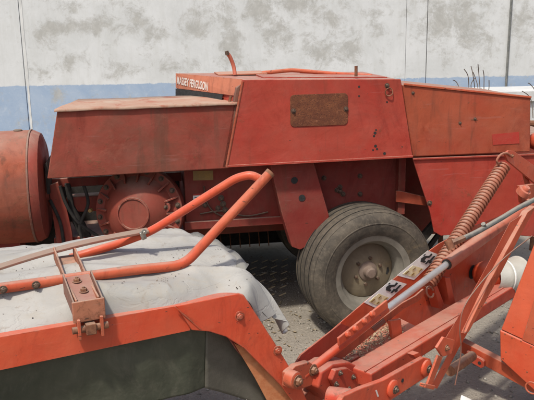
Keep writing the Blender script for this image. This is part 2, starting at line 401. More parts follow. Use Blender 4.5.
M['wall'] = mk_wall(bl, 1.055)
xa = wpx(21.5, 40)[0]; xb = wpx(427, 40)[0]; xc = wpx(509, 40)[0]; xd = wpx(406, 40)[0]
for x0, x1 in ((-8, xa-.003), (xa+.003, xd-.0015), (xd+.0015, xb-.004), (xb+.004, xb+4.8), (xb+4.812, xb+9.6)):
    MB(WL).box(x0, x1, 0, .18, 0, 4.2).build('panel', M['wall'], wall, bevel=.004)
MB(WL).box(-8, xb+9.6, .14, .22, 0, 4.18).build('backing', M['stone'], wall)
# conduit and a repair strip of mortar along the left joint
MB(WL).tube([(xc, -.02, 4.1), (xc+.004, -.02, 2.6), (xc-.008, -.02, 1.6), (xc-.02, -.02, .1)], .014, 8).build('conduit', M['hose'], wall)
mo = MB(WL)
pts = [(xa+.028+.008*noise.noise(Vector((0,z*.3,1))), z*.15) for z in range(28)]
for (x0,z0),(x1,z1) in zip(pts, pts[1:]):
    mo.loft([(x0-.012,-.004,z0),(x0+.012,-.004,z0),(x1+.012,-.004,z1),(x1-.012,-.004,z1)], [(x0-.012,.01,z0),(x0+.012,.01,z0),(x1+.012,.01,z1),(x1-.012,.01,z1)])
mo.build('mortar_strip', M['offwhite'], wall)

# ---------------------------------------------------------------- things between wall and baler
SB = Frame(1.2, 6.3, 3)
a = SB.y(476, 93, 0); b = SB.y(560, 93, 0)
wb_ = empty('livestock_trough', SB, 'long off-white trough with a rolled rim behind the right end of the red baler', 'trough')
t_ = MB(SB); z1 = a.z; 
t_.loft([(a.x,0,z1-.30),(b.x+.8,0,z1-.30),(b.x+.8,0,z1),(a.x,0,z1)], [(a.x,.55,z1-.30),(b.x+.8,.55,z1-.30),(b.x+.8,.55,z1),(a.x,.55,z1)])
t_.build('body', M['offwhite'], wb_, bevel=.02)
t_ = MB(SB); t_.box(a.x-.02,b.x+.82,-.03,-.003,z1-.075,z1+.006).build('rim', M['offwhite'], wb_)
for x in (a.x+.15, b.x+.5):
    MB(SB).box(x, x+.06, .1, .45, 0, z1-.3).build('leg', M['offwhite'], wb_)

RK = Frame(.6, 5.45, 6)
rk = empty('hay_rake', RK, 'hay rake behind the baler, only its thin dark bent tines showing above the red hood', 'rake')
MB(RK).tube([RK.y(440,120,0), RK.y(545,124,0)], .025, 10).build('tine_bar', M['rust'], rk)
for x in (RK.y(445,120,0).x, RK.y(540,124,0).x):
    MB(RK).tube([(x,0,0),(x,0,RK.y(445,120,0).z)], .02, 8).build('leg', M['rust'], rk)
for P in ([(463,115),(462,96),(457,83),(453,80)], [(470,115),(469,90),(468,76),(464,69)], [(475,116),(475,92),(473,75),(471,66)], [(477,116),(478,90),(476,80),(473,72)],
          [(479,116),(480,92),(479,76),(478,64)], [(485,117),(484,92),(484,76),(483,70)], [(489,117),(488,95),(489,88),(489,80)], [(533,118),(532,104),(529,96),(522,91)],
          [(487,117),(485,99),(482,93),(481,88)], [(476,116),(473,98),(471,85),(475,78)], [(534,110),(535,92),(531,85),(528,83)]):
    MB(RK).tube(smooth_path([RK.y(x,y,random.uniform(-.02,.02)) for x,y in P], 5), .0030, 6).build('tine', M['dry'], rk)

# ================================================================ BALER
bal = empty('baler', B, 'faded red square hay baler with rusty access plate standing in front of the peeling wall', 'baler')
by = lambda px, py, y=0: tuple(B.y(px, py, y))
def P_(lst, y): return [by(a, b, y) for a, b in lst]

# main body (chamber), set back under the hoods
zt = 1.02
x0 = B.y(185,200,.16).x; x1 = B.y(397,200,.16).x; zb = B.y(200,224,.16).z
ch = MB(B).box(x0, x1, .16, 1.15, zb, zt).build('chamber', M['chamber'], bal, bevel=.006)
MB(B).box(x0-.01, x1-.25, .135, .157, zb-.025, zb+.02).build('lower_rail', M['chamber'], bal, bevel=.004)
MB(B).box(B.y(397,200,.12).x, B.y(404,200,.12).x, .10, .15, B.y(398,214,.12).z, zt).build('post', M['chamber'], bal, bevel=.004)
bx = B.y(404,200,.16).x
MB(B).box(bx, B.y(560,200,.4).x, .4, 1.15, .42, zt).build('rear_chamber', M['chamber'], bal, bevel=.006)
MB(B).plate(P_([(396,191),(400,191),(426,197),(426,206),(396,202)], .08), .012).build('brace', M['hood_rear'], bal, bevel=.003)
q = MB(B); q.beam(by(412,250,.2), by(436,222,.2), .03, .05).beam(by(418,262,.25), by(440,232,.25), .02, .03)
q.build('drawbar_link', M['dark'], bal, bevel=.004)
# rails left of the chamber; box behind extended down to hide bright ground
xl = B.y(40,200,.2).x
MB(B).box(xl-.6, x0-.002, .62, 1.35, .16, .84).build('front_shade_box', M['dark'], bal)
MB(B).box(B.y(52,190,.3).x, x0-.004, .30, .36, B.y(90,186,.3).z, B.y(90,177,.3).z).build('rail', M['chamber'], bal, bevel=.006)
MB(B).box(B.y(66,200,.26).x, B.y(110,200,.3).x, .26, .36, B.y(90,212,.26).z, B.y(90,196,.26).z).build('rail', M['gear'], bal, bevel=.012)
MB(B).box(xl+.05, x0-.004, .24, .6, B.y(90,252,.24).z, B.y(90,236,.24).z).build('rail', M['chamber'], bal, bevel=.006)
q = MB(B); q.plate(P_([(48,186),(58,182),(66,205),(72,232),(74,252),(58,252),(54,225)], .2), .02)
q.build('brace', M['gear'], bal, bevel=.004)
q = MB(B); q.plate(P_([(64,184),(70,184),(74,206),(84,222),(96,246),(84,246),(72,222)], .24), .03)
q.build('hanger', M['dark'], bal, bevel=.006)

# support leg plate with holes (holes are dark bores through a thick box leg)
lp = MB(B).plate(P_([(269,160),(313,160),(329,215),(328,236),(300,250),(292,247),(282,215)], .035), .10).build('support_leg', M['chamber'], bal, bevel=.004)
for c in ((294.4,180.4),(302,198)):
    p = Vector(by(*c, .0335)); MB(B).lathe(p, (0,-1,0), [(0,0),(.019,0),(.019,.0012),(0,.0012)], 24).build('hole', M['ink'], lp)
for cx_, cy_ in ((360,176),(360,194),(340,187),(340,191),(343,194),(337,190),(324,178),(205,205),(218,208)):
    MB(B).bolt(by(cx_, cy_, .158), (0,-1,0), .010, .012).build('bolt', M['bolt'], ch)
for k in range(3): MB(B).bolt(by(221+2*k, 198+6*k, .158), (0,-1,0), .012, .014).build('bolt', M['bolt'], ch)
MB(B).plate(P_([(193,171),(213,170.5),(213.3,180),(193.2,180.5)], .1585), .001).build('warning_sticker', M['sticker_yd'], ch)
s_ = MB(B).plate(P_([(193,194),(204.5,193.4),(204.7,202.6),(193.2,203.2)], .1585), .001).build('sticker', M['sticker_w'], ch)
MB(B).plate(P_([(193,194),(204.5,193.4),(204.5,195),(193,195.6)], .1572), .001).build('red_strip', M['redpatch'], s_)
q = MB(B)
for k in range(3): q.plate(P_([(194.5,197.2+k*1.9),(203,196.8+k*1.9),(203,197.3+k*1.9),(194.5,197.7+k*1.9)], .1575), .0008)
q.build('small_print', M['ink'], s_)

for P in ([(60,186),(66,204),(78,222),(98,236)], [(50,200),(60,222),(64,246)], [(84,186),(88,204),(80,226),(84,246)]):
    MB(B).tube(smooth_path([B.y(a_,b_,.19) for a_,b_ in P], 6), .009, 10).build('rubber_hose', M['dark'], bal)
for P in ([(200,214),(222,211),(246,216),(268,212)], [(204,186),(206,200),(214,212),(232,220)]):
    MB(B).tube(smooth_path([B.y(a_,b_,.150) for a_,b_ in P], 6), .004, 8).build('grease_line', M['bolt'], bal)
# ---- left hood: tapered box with a dusty loose lid
def quadbox(pts, y0, y1, sx=0): return
lf = P_([(47,179),(229,168.5),(236,104),(57,110.5)], -.02)
lb = [(p[0]+(.07 if i in (0,3) else -.0), .42, p[2]) for i, p in enumerate(lf)]
lb[3] = (lf[3][0]+.08, .42, lf[3][2]+.0); lb[2] = (lf[2][0]-.02, .42, lf[2][2]+.0)
lh = MB(B).loft(lf, lb).build('front_hood', M['hood_left'], bal, bevel=.006)
# lid: thin sheet with a slightly wavy lip
q = MB(B); n = 36; top = []; und = []
x_a = lf[3][0]-.012; x_b = lf[2][0]+.006; za = lf[3][2]; zc = lf[2][2]
rows = []
for j in range(5):
    yy = [-.034, -.028, .1, .28, .44][j]; row = []
    for i in range(n+1):
        t = i/n; x = x_a+(x_b-x_a)*t + (.07*(yy+.03)/.47)*(1-t)*1.3 - .02*t*(yy+.03)/.47
        z = za+(zc-za)*t + .008 + .004*noise.noise(Vector((x*7, yy*5, 2))) + (.0012*math.sin(x*38) if j == 1 else 0)
        if j == 0: z -= .012
        row.append((x, yy, z))
    rows.append(row)
V = [[q.v(p) for p in r] for r in rows]
for j in range(4):
    for i in range(n): q.face([V[j][i], V[j][i+1], V[j+1][i+1], V[j+1][i]])
q.build('lid', M['lid'], lh, sharp=60, thick=.004)
q = MB(B); q.tube([by(229,103,.02), by(231,96,.02)], .008, 8).build('lid_pin', M['rust'], lh)

# ---- main hood
hf = P_([(226,167.5),(413,157.5),(401,79),(242,79.5)], -.045)
zt_l = hf[3][2]; zt_r = hf[2][2]
back = .62
# hood shell: front sheet + top sheet + slanted left end; built as solid
# far top-left corner seen at (174,73)
fl = B.z(176,73.2, zt_l-.0); fl = (fl.x, fl.y, zt_l)
yb = fl[1]
print('hood depth', yb, 'z', zt_l, zt_r, 'zb', hf[0][2])
s0 = MB(B)
Fv = [Vector(p) for p in hf]
tl0 = Fv[3]+Vector((0,.03,.004)); tr0 = Fv[2]+Vector((0,.03,.004))
ring_f = [Fv[0]+Vector((.02,.012,0)), Fv[1]+Vector((-.01,.012,0)), Fv[2]+Vector((-.01,.012,0)), Fv[3]+Vector((.012,.012,0))]
ring_b = [Vector((fl[0]+.02, yb, hf[0][2])), Vector((Fv[1].x, yb, Fv[1].z)), Vector((Fv[2].x, yb, zt_r)), Vector((fl[0], yb, zt_l))]
ring_b = [Vector((fl[0]-.02, yb, Fv[0].z)), Vector((Fv[1].x, yb, Fv[1].z)), Vector((Fv[2].x, yb, zt_r)), Vector((fl[0], yb, zt_l))]
mh = MB(B).loft(ring_f, ring_b).build('main_hood', M['hood'], bal, bevel=.012)
sp = MB(B).plate([tuple(p) for p in Fv], .010).build('side_panel', M['hood'], mh, bevel=.005)
# rolled left edge and bottom lip of the side panel
q = MB(B); q.tube([Fv[0]+Vector((.004,.002,.004)), Fv[3]+Vector((.004,.002,-.01))], .007, 8).build('rolled_edge', M['hood_rear'], sp)
q = MB(B); q.beam(Fv[0]+Vector((.0,-.001,.006)), Fv[1]+Vector((0,-.001,.006)), .006, .012).build('lip', M['hood'], sp, bevel=.002)
# dark gap strip between the two hoods
MB(B).plate(P_([(222,168),(226,168),(241,84),(236.5,88)], -.02), .05).build('edge_strip', M['strap'], mh, bevel=.003)
# access plate
def rrect(px0, py0, px1, py1, y, r=.02, n=5, skew=0):
    a = B.y(px0, py1, y); b = B.y(px1, py0, y); pts = []
    for cx, cz, s in ((b.x-r, b.z-r, 0), (a.x+r, b.z-r, 1), (a.x+r, a.z+r, 2), (b.x-r, a.z+r, 3)):
        for k in range(n+1):
            an = math.pi/2*(s+k/n); pts.append((cx+r*math.cos(an), y, cz+r*math.sin(an)))
    return pts
ap = MB(B).plate(rrect(290.5, 93, 348, 127, -.0495, .022), .004).build('access_plate', M['rustplate'], sp, bevel=.0012)
for c in ((292.5+1,111),(346,109)): MB(B).bolt(by(*c, -.0495), (0,-1,0), .009, .006).build('bolt', M['bolt'], ap)
# holes, stains, ring latch
for cx_, cy_, r_ in ((359,86.7,.006),(359,96,.005),(387,102,.005),(375,133,.008),(375.5,146,.008),(384.5,153.5,.008),(377,149,.006),(374,136,.006),(373,150,.005),(376,130,.005)):
    MB(B).lathe(by(cx_, cy_, -.0452), (0,-1,0), [(0,0),(r_,0),(r_,.001),(0,.001)], 14).build('hole', M['dark'], sp)
q = MB(B).bolt(by(387,85.5,-.045), (0,-1,0), .009, .012).build('latch_bolt', M['bolt'], sp)
c = Vector(by(389,92,-.058)); rg = [c+Vector((.021*math.cos(k*.3307), .004*math.sin(k*.66), .021*math.sin(k*.3307))) for k in range(20)]
MB(B).tube(rg, .003, 8).build('ring', M['rust'], q)
# top fittings: bent lever, pin, tubular frame on the roof
zt0 = zt_l+.004
a = B.z(235, 75, zt0); q = MB(B)
p0 = Vector((a.x, a.y, zt0)); q.tube(smooth_path([p0, Vector(B.y(233.5,66,a.y+.01)), Vector(B.y(230,57,a.y)), Vector(B.y(226.5,52.5,a.y))], 4), .011, 10)
q.build('lever', M['pink'], mh)
q = MB(B); q.tube([Vector(B.y(227.5,55,a.y-.012)), Vector(B.y(226.5,51,a.y-.012))], .011, 8).build('lever_tip', M['bolt'], mh)
pa = B.z(276,74,zt0+.015); pb = B.z(345,76.5,zt0+.015); pc = B.z(330,72.5,zt0+.03)
q = MB(B); q.tube(fillet([B.y(262,73,.36), B.y(292,70,.36), B.y(336,74,.30)], .02), .012, 10)
q.tube([Vector(B.y(300,71.5,.40)), Vector(B.y(372,75.5,.22))], .010, 10)
q.build('roof_frame', M['orange_worn'], mh)
q = MB(B); c = B.z(356,74.5,zt0); q.tube([Vector((c.x,c.y,zt0-.01)), Vector((c.x,c.y,zt0+.045))], .009, 8).build('pin', M['rust'], mh)
ztop = lambda x: zt_l+(zt_r-zt_l)*(x-Fv[3].x)/(Fv[2].x-Fv[3].x)
xa_, xb_2 = B.y(262,78,.1).x, B.y(385,78,.1).x
MB(B).loft([(xa_,.06,ztop(xa_)-.004),(xb_2,.06,ztop(xb_2)-.004),(xb_2,.06,ztop(xb_2)+.005),(xa_,.06,ztop(xa_)+.005)], [(xa_,.30,ztop(xa_)-.004),(xb_2,.30,ztop(xb_2)-.004),(xb_2,.30,ztop(xb_2)+.005),(xa_,.30,ztop(xa_)+.005)]).build('roof_flap', M['hood'], mh, bevel=.002)
MB(B).box(B.y(215,74,.5).x, B.y(262,74,.5).x, .32, .55, zt_l-.002, zt_l+.006).build('roof_flap', M['hood_end'], mh, bevel=.002)
# slanted front end: lettering band
pN = Vector((Fv[3].x+.012, Fv[3].y+.012, zt_l)); pFv = Vector((fl[0], yb, zt_l)); dirv = (pFv-pN); Ln = dirv.length; dirv.normalize()
nrm = Vector((dirv.y, -dirv.x, 0));  nrm = nrm if nrm.x < 0 else -nrm
botN = ring_f[0]; botF = ring_b[0]
def endpt(s, dz, off=.0):      # s along the end face from far to near (0..1), dz below the top
    top = pFv.lerp(pN, s); bot = botF.lerp(botN, s); H = top.z-bot.z
    return top.lerp(bot, dz/H) + nrm*off
def endquad(s0, s1, d0, d1, off=.0025, th=.001):
    return MB(B).prism([endpt(s0,d1,off), endpt(s1,d1,off), endpt(s1,d0,off), endpt(s0,d0,off)], nrm*th)
endquad(0, .985, 0, .088, .001, .0012).build('end_panel', M['hood_end'], mh)
endquad(.0, .75, .090, .22, .0025).build('black_band', M['ink'], mh)
cu = bpy.data.curves.new('txt', 'FONT'); cu.body = 'MASSEY FERGUSON'; cu.size = 1; cu.extrude = 0; cu.offset = .03
tob = bpy.data.objects.new('txt', cu); scene.collection.objects.link(tob)
bpy.context.view_layer.update()
tm = bpy.data.meshes.new_from_object(tob.evaluated_get(bpy.context.evaluated_depsgraph_get()))
bpy.data.objects.remove(tob)
xsx = [v.co.x for v in tm.vertices]; ysx = [v.co.y for v in tm.vertices]; w0, w1, h0, h1 = min(xsx), max(xsx), min(ysx), max(ysx)
q = MB(B); vmap = []
for v in tm.vertices:
    s = .03 + (v.co.x-w0)/(w1-w0)*.50; dz = .062 + .018*(s-.03)/.5 - (v.co.y-h0)/(h1-h0)*.046
    vmap.append(q.v(endpt(s, dz, .0062)))
for p in tm.polygons: q.face([vmap[i] for i in p.vertices])
q.build('lettering', M['whitepaint'], mh)

# ---- rear hood and lower rear panel
rf = P_([(413,157),(530.5,152),(531,97.5),(402,84.5)], -.02)
rb = [(p[0], .55, p[2]) for p in rf]
rb[2] = (rf[2][0], .55, rf[2][2]+.0); rb[3] = (rf[3][0], .55, rf[3][2])
rh = MB(B).loft(rf, rb).build('rear_hood', M['hood_rear'], bal, bevel=.008)
MB(B).beam(Vector(rf[3])+Vector((.01,-.002,.002)), Vector(rf[2])+Vector((0,-.002,.002)), .012, .012).build('top_seam', M['orange_worn'], rh, bevel=.003)
MB(B).plate(P_([(492,134.5),(519,132),(519.5,143.5),(493,145)], -.0225), .002).build('reflector', M['redpatch'], rh)
for cx_, cy_ in ((413,93),(460,123),(475,119)): MB(B).bolt(by(cx_, cy_, -.02), (0,-1,0), .006, .004).build('bolt', M['bolt'], rh)
MB(B).plate(P_([(471,119.2),(478,119.8),(478,120.6),(471,120)], -.0212), .001).build('scratch', M['rust'], rh)
lr = MB(B).plate(P_([(412.5,158.5),(545,153.5),(545,238),(480,232),(441,236),(434,232),(430,212)], -.012), .012).build('lower_panel', M['hood'], bal, bevel=.004)
MB(B).beam(Vector(by(413,159,-.018)), Vector(by(545,154,-.018)), .012, .010).build('lip', M['hood'], lr, bevel=.002)
MB(B).bolt(by(429.5,203,-.012), (0,-1,0), .010, .004).build('bolt', M['bolt'], lr)
q = MB(B); q.lathe(by(535,141,.1), (0,-1,0), [(0,.25),(.04,.25),(.05,.235),(.05,0),(0,0)], 20).build('end_roller', M['orange'], bal)

# ---- flywheel guard (drum with crimped end) at the front
dc = Vector(by(12,189,.28)); zc = dc.z
rad = (B.y(30,131,.05).z - zc)/1.0
xr = B.y(38,190,.0).x-.045
rad = .31
ds = MB(B)
dcen = Vector((xr, .30, B.y(31,131,.27).z-rad))
ds.lathe(dcen, (-1,0,0), [(rad-.003,0),(rad,.01),(rad,.55),(rad-.01,.57),(0,.57)], 56)
dg = ds.build('flywheel_guard', M['drum'], bal, sharp=40)
q = MB(B); q.lathe(dcen, (1,0,0), [(rad-.003,0.),(rad-.002,.01),(rad-.02,.045),(rad-.06,.06),(.12,.062),(.11,.075),(0,.078)], 56).build('guard_end', M['gear'], dg, sharp=40)
q = MB(B)
for k in range(64):
    an = 2*math.pi*k/64; c = dcen+Vector((-.006, math.cos(an)*(rad+.001), math.sin(an)*(rad+.001)))
    q.beam(c+Vector((-.002,0,0)), c+Vector((.005,0,0)), .0045, .003)
q.lathe(dcen, (1,0,0), [(rad+.0005,-.012),(rad+.0035,-.010),(rad+.0035,-.002),(rad+.0005,0)], 56); q.build('crimped_seam', M['strap'], dg)
q = MB(B); c = dcen+Vector((-.07,0,rad)); q.lathe(c, (0,0,1), [(.024,-.01),(.024,.004),(.018,.008),(0,.008)], 16).build('cap', M['bolt'], dg)
MB(B).box(dcen.x-.5, dcen.x-.1, .2, .4, .05, dcen.z-rad+.03).build('guard_bracket', M['chamber'], bal)
MB(B).plate([(dcen.x+.07, .16, dcen.z+.14),(dcen.x+.085, .16, dcen.z+.16),(dcen.x+.085,.16,dcen.z-.02),(dcen.x+.07,.16,dcen.z-.02)], .2).build('strap', M['dark'], dg)

# ---- bevel gearbox with bolted cover
gy = .13
gc = Vector(by(139,211,gy)); gax = Vector((-.28,-.95,.10)).normalized()
Rg = (Vector(by(139+44.5,211,gy))-gc).length
gb = MB(B).lathe(gc, gax, [(Rg*.8,-.16),(Rg*.97,-.1),(Rg,-.03),(Rg,0),(Rg*.985,.004),(Rg*.80,.005),(Rg*.76,.018),(Rg*.66,.055),(Rg*.52,.088),(Rg*.40,.106),(Rg*.365,.112),(Rg*.36,.119),(Rg*.33,.120),(Rg*.325,.113),(0,.113)], 64).build('gearbox', M['gear'], bal, sharp=30)
uu = Vector((0,0,1)); ga = (uu-gax*uu.dot(gax)).normalized(); gbv = gax.cross(ga)
q2 = MB(B)
for k in range(16):
    an = 2*math.pi*(k+.4)/16; dv = ga*math.cos(an)+gbv*math.sin(an)
    MB(B).bolt(gc+dv*Rg*.91+gax*.005, gax, .0105, .012).build('bolt', M['bolt'], gb)
    an += math.pi/16; dv = ga*math.cos(an)+gbv*math.sin(an); tv = gax.cross(dv)
    pr = [gc+dv*Rg*.97+gax*.004, gc+dv*Rg*.97+gax*.012, gc+dv*Rg*.70+gax*.058, gc+dv*Rg*.66+gax*.045, gc+dv*Rg*.74+gax*.004]
    MB(B).loft([p-tv*.005 for p in pr], [p+tv*.005 for p in pr]).build('rib', M['gear'], gb, bevel=.002)
q = MB(B); q.lathe(gc+gax*.03+(gbv*-.1), gax, [(0,0),(0,0)], 8); q.bm.free()
pz = Vector(by(165.5,207,gy-.08)); MB(B).lathe(pz, gax, [(.03,-.03),(.028,.008),(.018,.010),(.017,.004),(0,.004)], 18).build('plug_boss', M['gear'], gb)
MB(B).bolt(pz+gax*.004, gax, .010, .012).build('bolt', M['bolt'], gb)
MB(B).lathe(by(91,210,.2), (-.3,-1,0), [(0,0),(.012,0),(.010,.02),(0,.022)], 12).build('filler_cap', M['sticker_yd'], bal)

# ---- wheel
WR = .374; wcz = WR-.014
wc = B.z(372,276.5,.336); wcx = wc.x-.022; yc = wc.y+.085
print('wheel z by sight', wc.z, 'x', wcx)
whl = bpy.data.objects.new('wheel', None); scene.collection.objects.link(whl); whl.parent = bal
whl.location = (wcx, yc, wcz)
def wheelpart(prof, name, mat, seg=72, sharp=30, par=whl, bevel=0):
    prof = [(a*1.08 if a > .2 else a, b*1.1) for a, b in prof]
    return MB(B).lathe((wcx, yc, wcz), (0,-1,0), prof, seg).build(name, mat, None, sharp=sharp, bevel=bevel)
def reparent(o, par):      # mesh was built in world space: bring it to the parent's own space
    root = Matrix.Translation(bal.location) @ bal.rotation_euler.to_matrix().to_4x4()
    wm = root @ Matrix.Translation(whl.location)
    o.data.transform(wm.inverted()); o.parent = par; return o
w2 = .135
tp = [(.200,-.125),(.215,-.138),(.25,-.150),(.29,-.150),(.322,-.138),(.338,-.122)]
def groove(t): return [(WR/1.08-.6*t*t, t-.0055),(WR/1.08-.016-.6*t*t,t-.0035),(WR/1.08-.016-.6*t*t,t+.0035),(WR/1.08-.6*t*t,t+.0055)]
for t in (-.088,-.035,.022,.078): tp += groove(t)
tp += [(.342,.106),(.333,.119),(.331,.118),(.322,.130),(.298,.142),(.284,.1435),(.282,.1455),(.278,.1455),(.276,.1435),(.25,.142),(.225,.132),(.213,.126),(.2105,.118),(.205,.112)]
tp = [(r, t) for r, t in tp]
reparent(wheelpart(tp, 'tyre', M['tyre'], 96, 32), whl)
_ty = whl.children[0].data; M['groove'] = simple('dark_rubber', (.018,.016,.014), (.035,.031,.026), 30, .9); _ty.materials.append(M['groove'])
for p in _ty.polygons:
    if all(math.hypot(_ty.vertices[i].co.x, _ty.vertices[i].co.z) > WR-.035 and abs(_ty.vertices[i].co.y) < .115 for i in p.vertices) and min(math.hypot(_ty.vertices[i].co.x, _ty.vertices[i].co.z) + .63*_ty.vertices[i].co.y**2 for i in p.vertices) < WR-.012: p.material_index = 1
rp = [(.205,-.11),(.19,-.09),(.165,-.03),(.165,.06),(.178,.085),(.192,.098),(.195,.112),(.206,.122),(.213,.124),(.214,.119),(.207,.114),(.199,.104),(.196,.09)]
rim = reparent(wheelpart(rp, 'rim', M['rim'], 72, 40), whl)
dp = [(.168,.020),(.155,.030),(.12,.034),(.095,.045),(.075,.048),(0,.048)]
disc = reparent(wheelpart(dp, 'rim_disc', M['disc'], 60, 40), whl)
hub = reparent(wheelpart([(.058,.047),(.054,.056),(.036,.062),(.033,.070),(.032,.090),(.024,.100),(0,.102)], 'hub', M['hubpink'], 32, 30), whl)
for k in range(6):
    an = k*math.pi/3+.35; q = MB(B)
    q.bolt((wcx+.078*math.cos(an), yc-.047, wcz+.078*math.sin(an)), (0,-1,0), .011, .016)
    reparent(q.build('wheel_bolt', M['bolt'], None), disc)
for k in range(6):      # dark hand holes round the disc edge
    an = k*math.pi/3-.15; q = MB(B)
    ca, sa = math.cos(an), math.sin(an)
    pts = []
    for (rr_, tt) in ((.120,-.13),(.138,-.17),(.146,0),(.138,.17),(.120,.13)):
        pts.append((wcx+rr_*math.cos(an+tt), yc-.0365, wcz+rr_*math.sin(an+tt)))
    if k == 0:
        q.plate(pts, .003); reparent(q.build('hand_hole', M['ink'], None), disc)
whl.rotation_euler = (0, 0, R(7))
MB(B).tube([(wcx, yc, wcz),(wcx, 1.2, wcz)], .03, 12).build('axle', M['dark'], bal)
MB(B).box(wcx-.07, wcx+.03, .24, .34, wcz-.03, zb+.1).build('axle_arm', M['chamber'], bal, bevel=.006)
# far-side wheel, seen only as shade under the machine
MB(B).lathe((wcx+.05, 1.35, .31), (0,-1,0), [(.15,-.1),(.3,-.11),(.31,-.08),(.31,.08),(.3,.11),(.15,.1)], 40).build('far_tyre', M['tyre'], bal)
# pickup with spring tines under the left part
MB(B).box(-1.1, .75, 1.5, 1.9, .10, .75).build('underside_blocker', M['dark'], bal, bevel=.02)  # added dark box, blocks the bright ground and keeps the underside in shade
MB(B).box(-.6, 1.5, .7, 1.6, .42, .8).build('crank_case', M['chamber'], bal, bevel=.02)
q = MB(B); q.tube([(-.5,1.35,.36),(.45,1.35,.36)], .10, 20).build('pickup_drum', M['dark'], bal)
for k in range(14):
    x = -.47+k*.068
    MB(B).tube(smooth_path([(x,1.27,.38),(x,1.16,.30),(x,1.12,.20)], 4), .004, 6).build('pickup_tine', M['rust'], bal)

# pale rods that imitate dashes of sunlight on the shaded ground
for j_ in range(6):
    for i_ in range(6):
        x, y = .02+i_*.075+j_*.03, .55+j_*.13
        MB(B).tube([(x-.022, y-.004, .035+.004*j_), (x+.024, y+.006, .047+.004*j_)], .0045, 6).build('sunlight_dash', M['dash_pale'], bal)

# ================================================================ MOWER
mow = empty('disc_mower', MW, 'orange-red mower in the foreground, white canvas cover, dark curtain, spring and hydraulic lifting arm', 'mower')
my = lambda px, py, y=0: tuple(MW.y(px, py, y))
def Q_(lst, y): return [my(a, b, y) for a, b in lst]
ez = (-60, 351)
beam = MB(MW).plate(Q_([(-90,390),(-90,353.5),(0,337),(190,303.5),(190.5,303.4),(190.5,330.5),(0,370.5)], 0), .085).build('frame_beam', M['orange'], mow, bevel=.006)
arch = MB(MW).plate(Q_([(176,306),(239,293.5),(244,295),(275,343),(300,384),(318,425),(302,425),(293,402),(281,386),(244,348.5),(226,337),(209,331.8),(192,330.5)], -.014), .012).build('end_plate', M['orange'], mow, bevel=.004)
MB(MW).plate(Q_([(176,306),(239,293.5),(243,294.5),(262,323),(236,330),(218,331),(192,330)], .0), .083).build('beam_end', M['orange'], mow, bevel=.004)
MB(MW).plate(Q_([(234,300),(243,294.8),(274,343),(299,384),(317,425),(308,425)], .001), .07).build('edge_flange', M['orange_dark'], arch, bevel=.003)
for c in ((239.5,316),(277.5,350.5)): MB(MW).bolt(my(*c, -.014), (0,-1,0), .012, .008).build('bolt', M['orange_worn'], arch)
MB(MW).beam(my(175,306.5,-.0155), my(201,329.5,-.0155), .004, .005, (0,1,0)).build('weld', M['orange_worn'], arch)

# guard rail of bent tube over the cover
y1 = .17; 
t1 = [my(-60,296.5,y1), my(0,288,y1), my(130,270.5,y1), my(178,264.5,y1), my(192,256.5,y1), my(269,174,y1)]
rail = MB(MW).tube(fillet([t1[0], t1[2], my(184,265,y1), t1[5]], .045, 8), .0175, 18).build('guard_rail', M['orange_worn'], mow)
MB(MW).tube([my(268.5,174.5,y1), my(270.8,172.0,y1)], .0178, 18).build('end_cap', M['rust'], rail)
t2 = [my(262,180,y1+.01), my(251,174.5,y1+.03), my(236,178,y1+.06), my(150,232,.36), my(118,244,.42), my(70,258,.46)]
MB(MW).tube(fillet(t2, .05, 6), .0155, 16).build('guard_tube', M['orange'], rail)
for c in ((3,289.5),(36,285)): MB(MW).bolt(my(c[0], c[1], y1-.017), (0,-1,0), .009, .008).build('bolt', M['bolt'], rail)
# flat strap
sp_ = smooth_path([my(-40,280,.40), my(0,267,.40), my(35,256,.395), my(70,246.5,.385), my(105,238.5,.37), my(148,230.5,.35)], 6)
q = MB(MW); rings = []
for p in sp_:
    rings.append([q.v(p+Vector((0,-.018,-.007))), q.v(p+Vector((0,-.017,.002))), q.v(p+Vector((0,.016,.008))), q.v(p+Vector((0,.015,.001)))])
for a_, b_ in zip(rings, rings[1:]):
    for k in range(4): q.face([a_[k], a_[(k+1)%4], b_[(k+1)%4], b_[k]])
q.face(rings[0]); q.face(rings[-1][::-1])
q.build('flat_strap', M['strap'], rail, bevel=.002)
MB(MW).beam(my(141.5,232,.335), my(144.5,239,.335), .018, .016, (0,1,0)).build('clip', M['steel'], rail, bevel=.002)
MB(MW).bolt(my(144,232,.32), (0,-1,0), .007, .012).build('clip_screw', M['steel'], rail)

# hinge bracket: U channel crossing the beam and carrying the rail
zc0 = my(66,252,.42); zc1 = my(87,300,-.03)
def chan(pts_c, w, hh, name, mat, par):
    q = MB(MW); th = .007
    for s in (-1, 1):
        a = [Vector(p)+Vector((s*w/2, 0, 0)) for p in pts_c]
        up = [p+Vector((0,0,hh)) for p in a]
        ring = a + up[::-1]; q.loft(ring, [p+Vector((-s*th,0,0)) for p in ring])
    a = [Vector(p) for p in pts_c]
    for p0_, p1_ in zip(a, a[1:]):
        q.loft([p0_+Vector((-w/2+th,0,0)), p0_+Vector((w/2-th,0,0)), p1_+Vector((w/2-th,0,0)), p1_+Vector((-w/2+th,0,0))],
               [p0_+Vector((-w/2+th,0,th)), p0_+Vector((w/2-th,0,th)), p1_+Vector((w/2-th,0,th)), p1_+Vector((-w/2+th,0,th))])
    return q.build(name, mat, par, bevel=.002)
cA = Vector(my(65,252,.38)); cB = Vector(my(77,280,.14)); cC = Vector(my(88,306,-.02))
print('bracket', cA, cB, cC)
zA = cA.z-.03; 
br = chan([(cA.x, .40, cA.z-.025), (cB.x, .16, cB.z-.035), (cC.x, -.02, cC.z-.02)], .075, .045, 'rail_bracket', M['bracket'], mow)
fx = cC.x
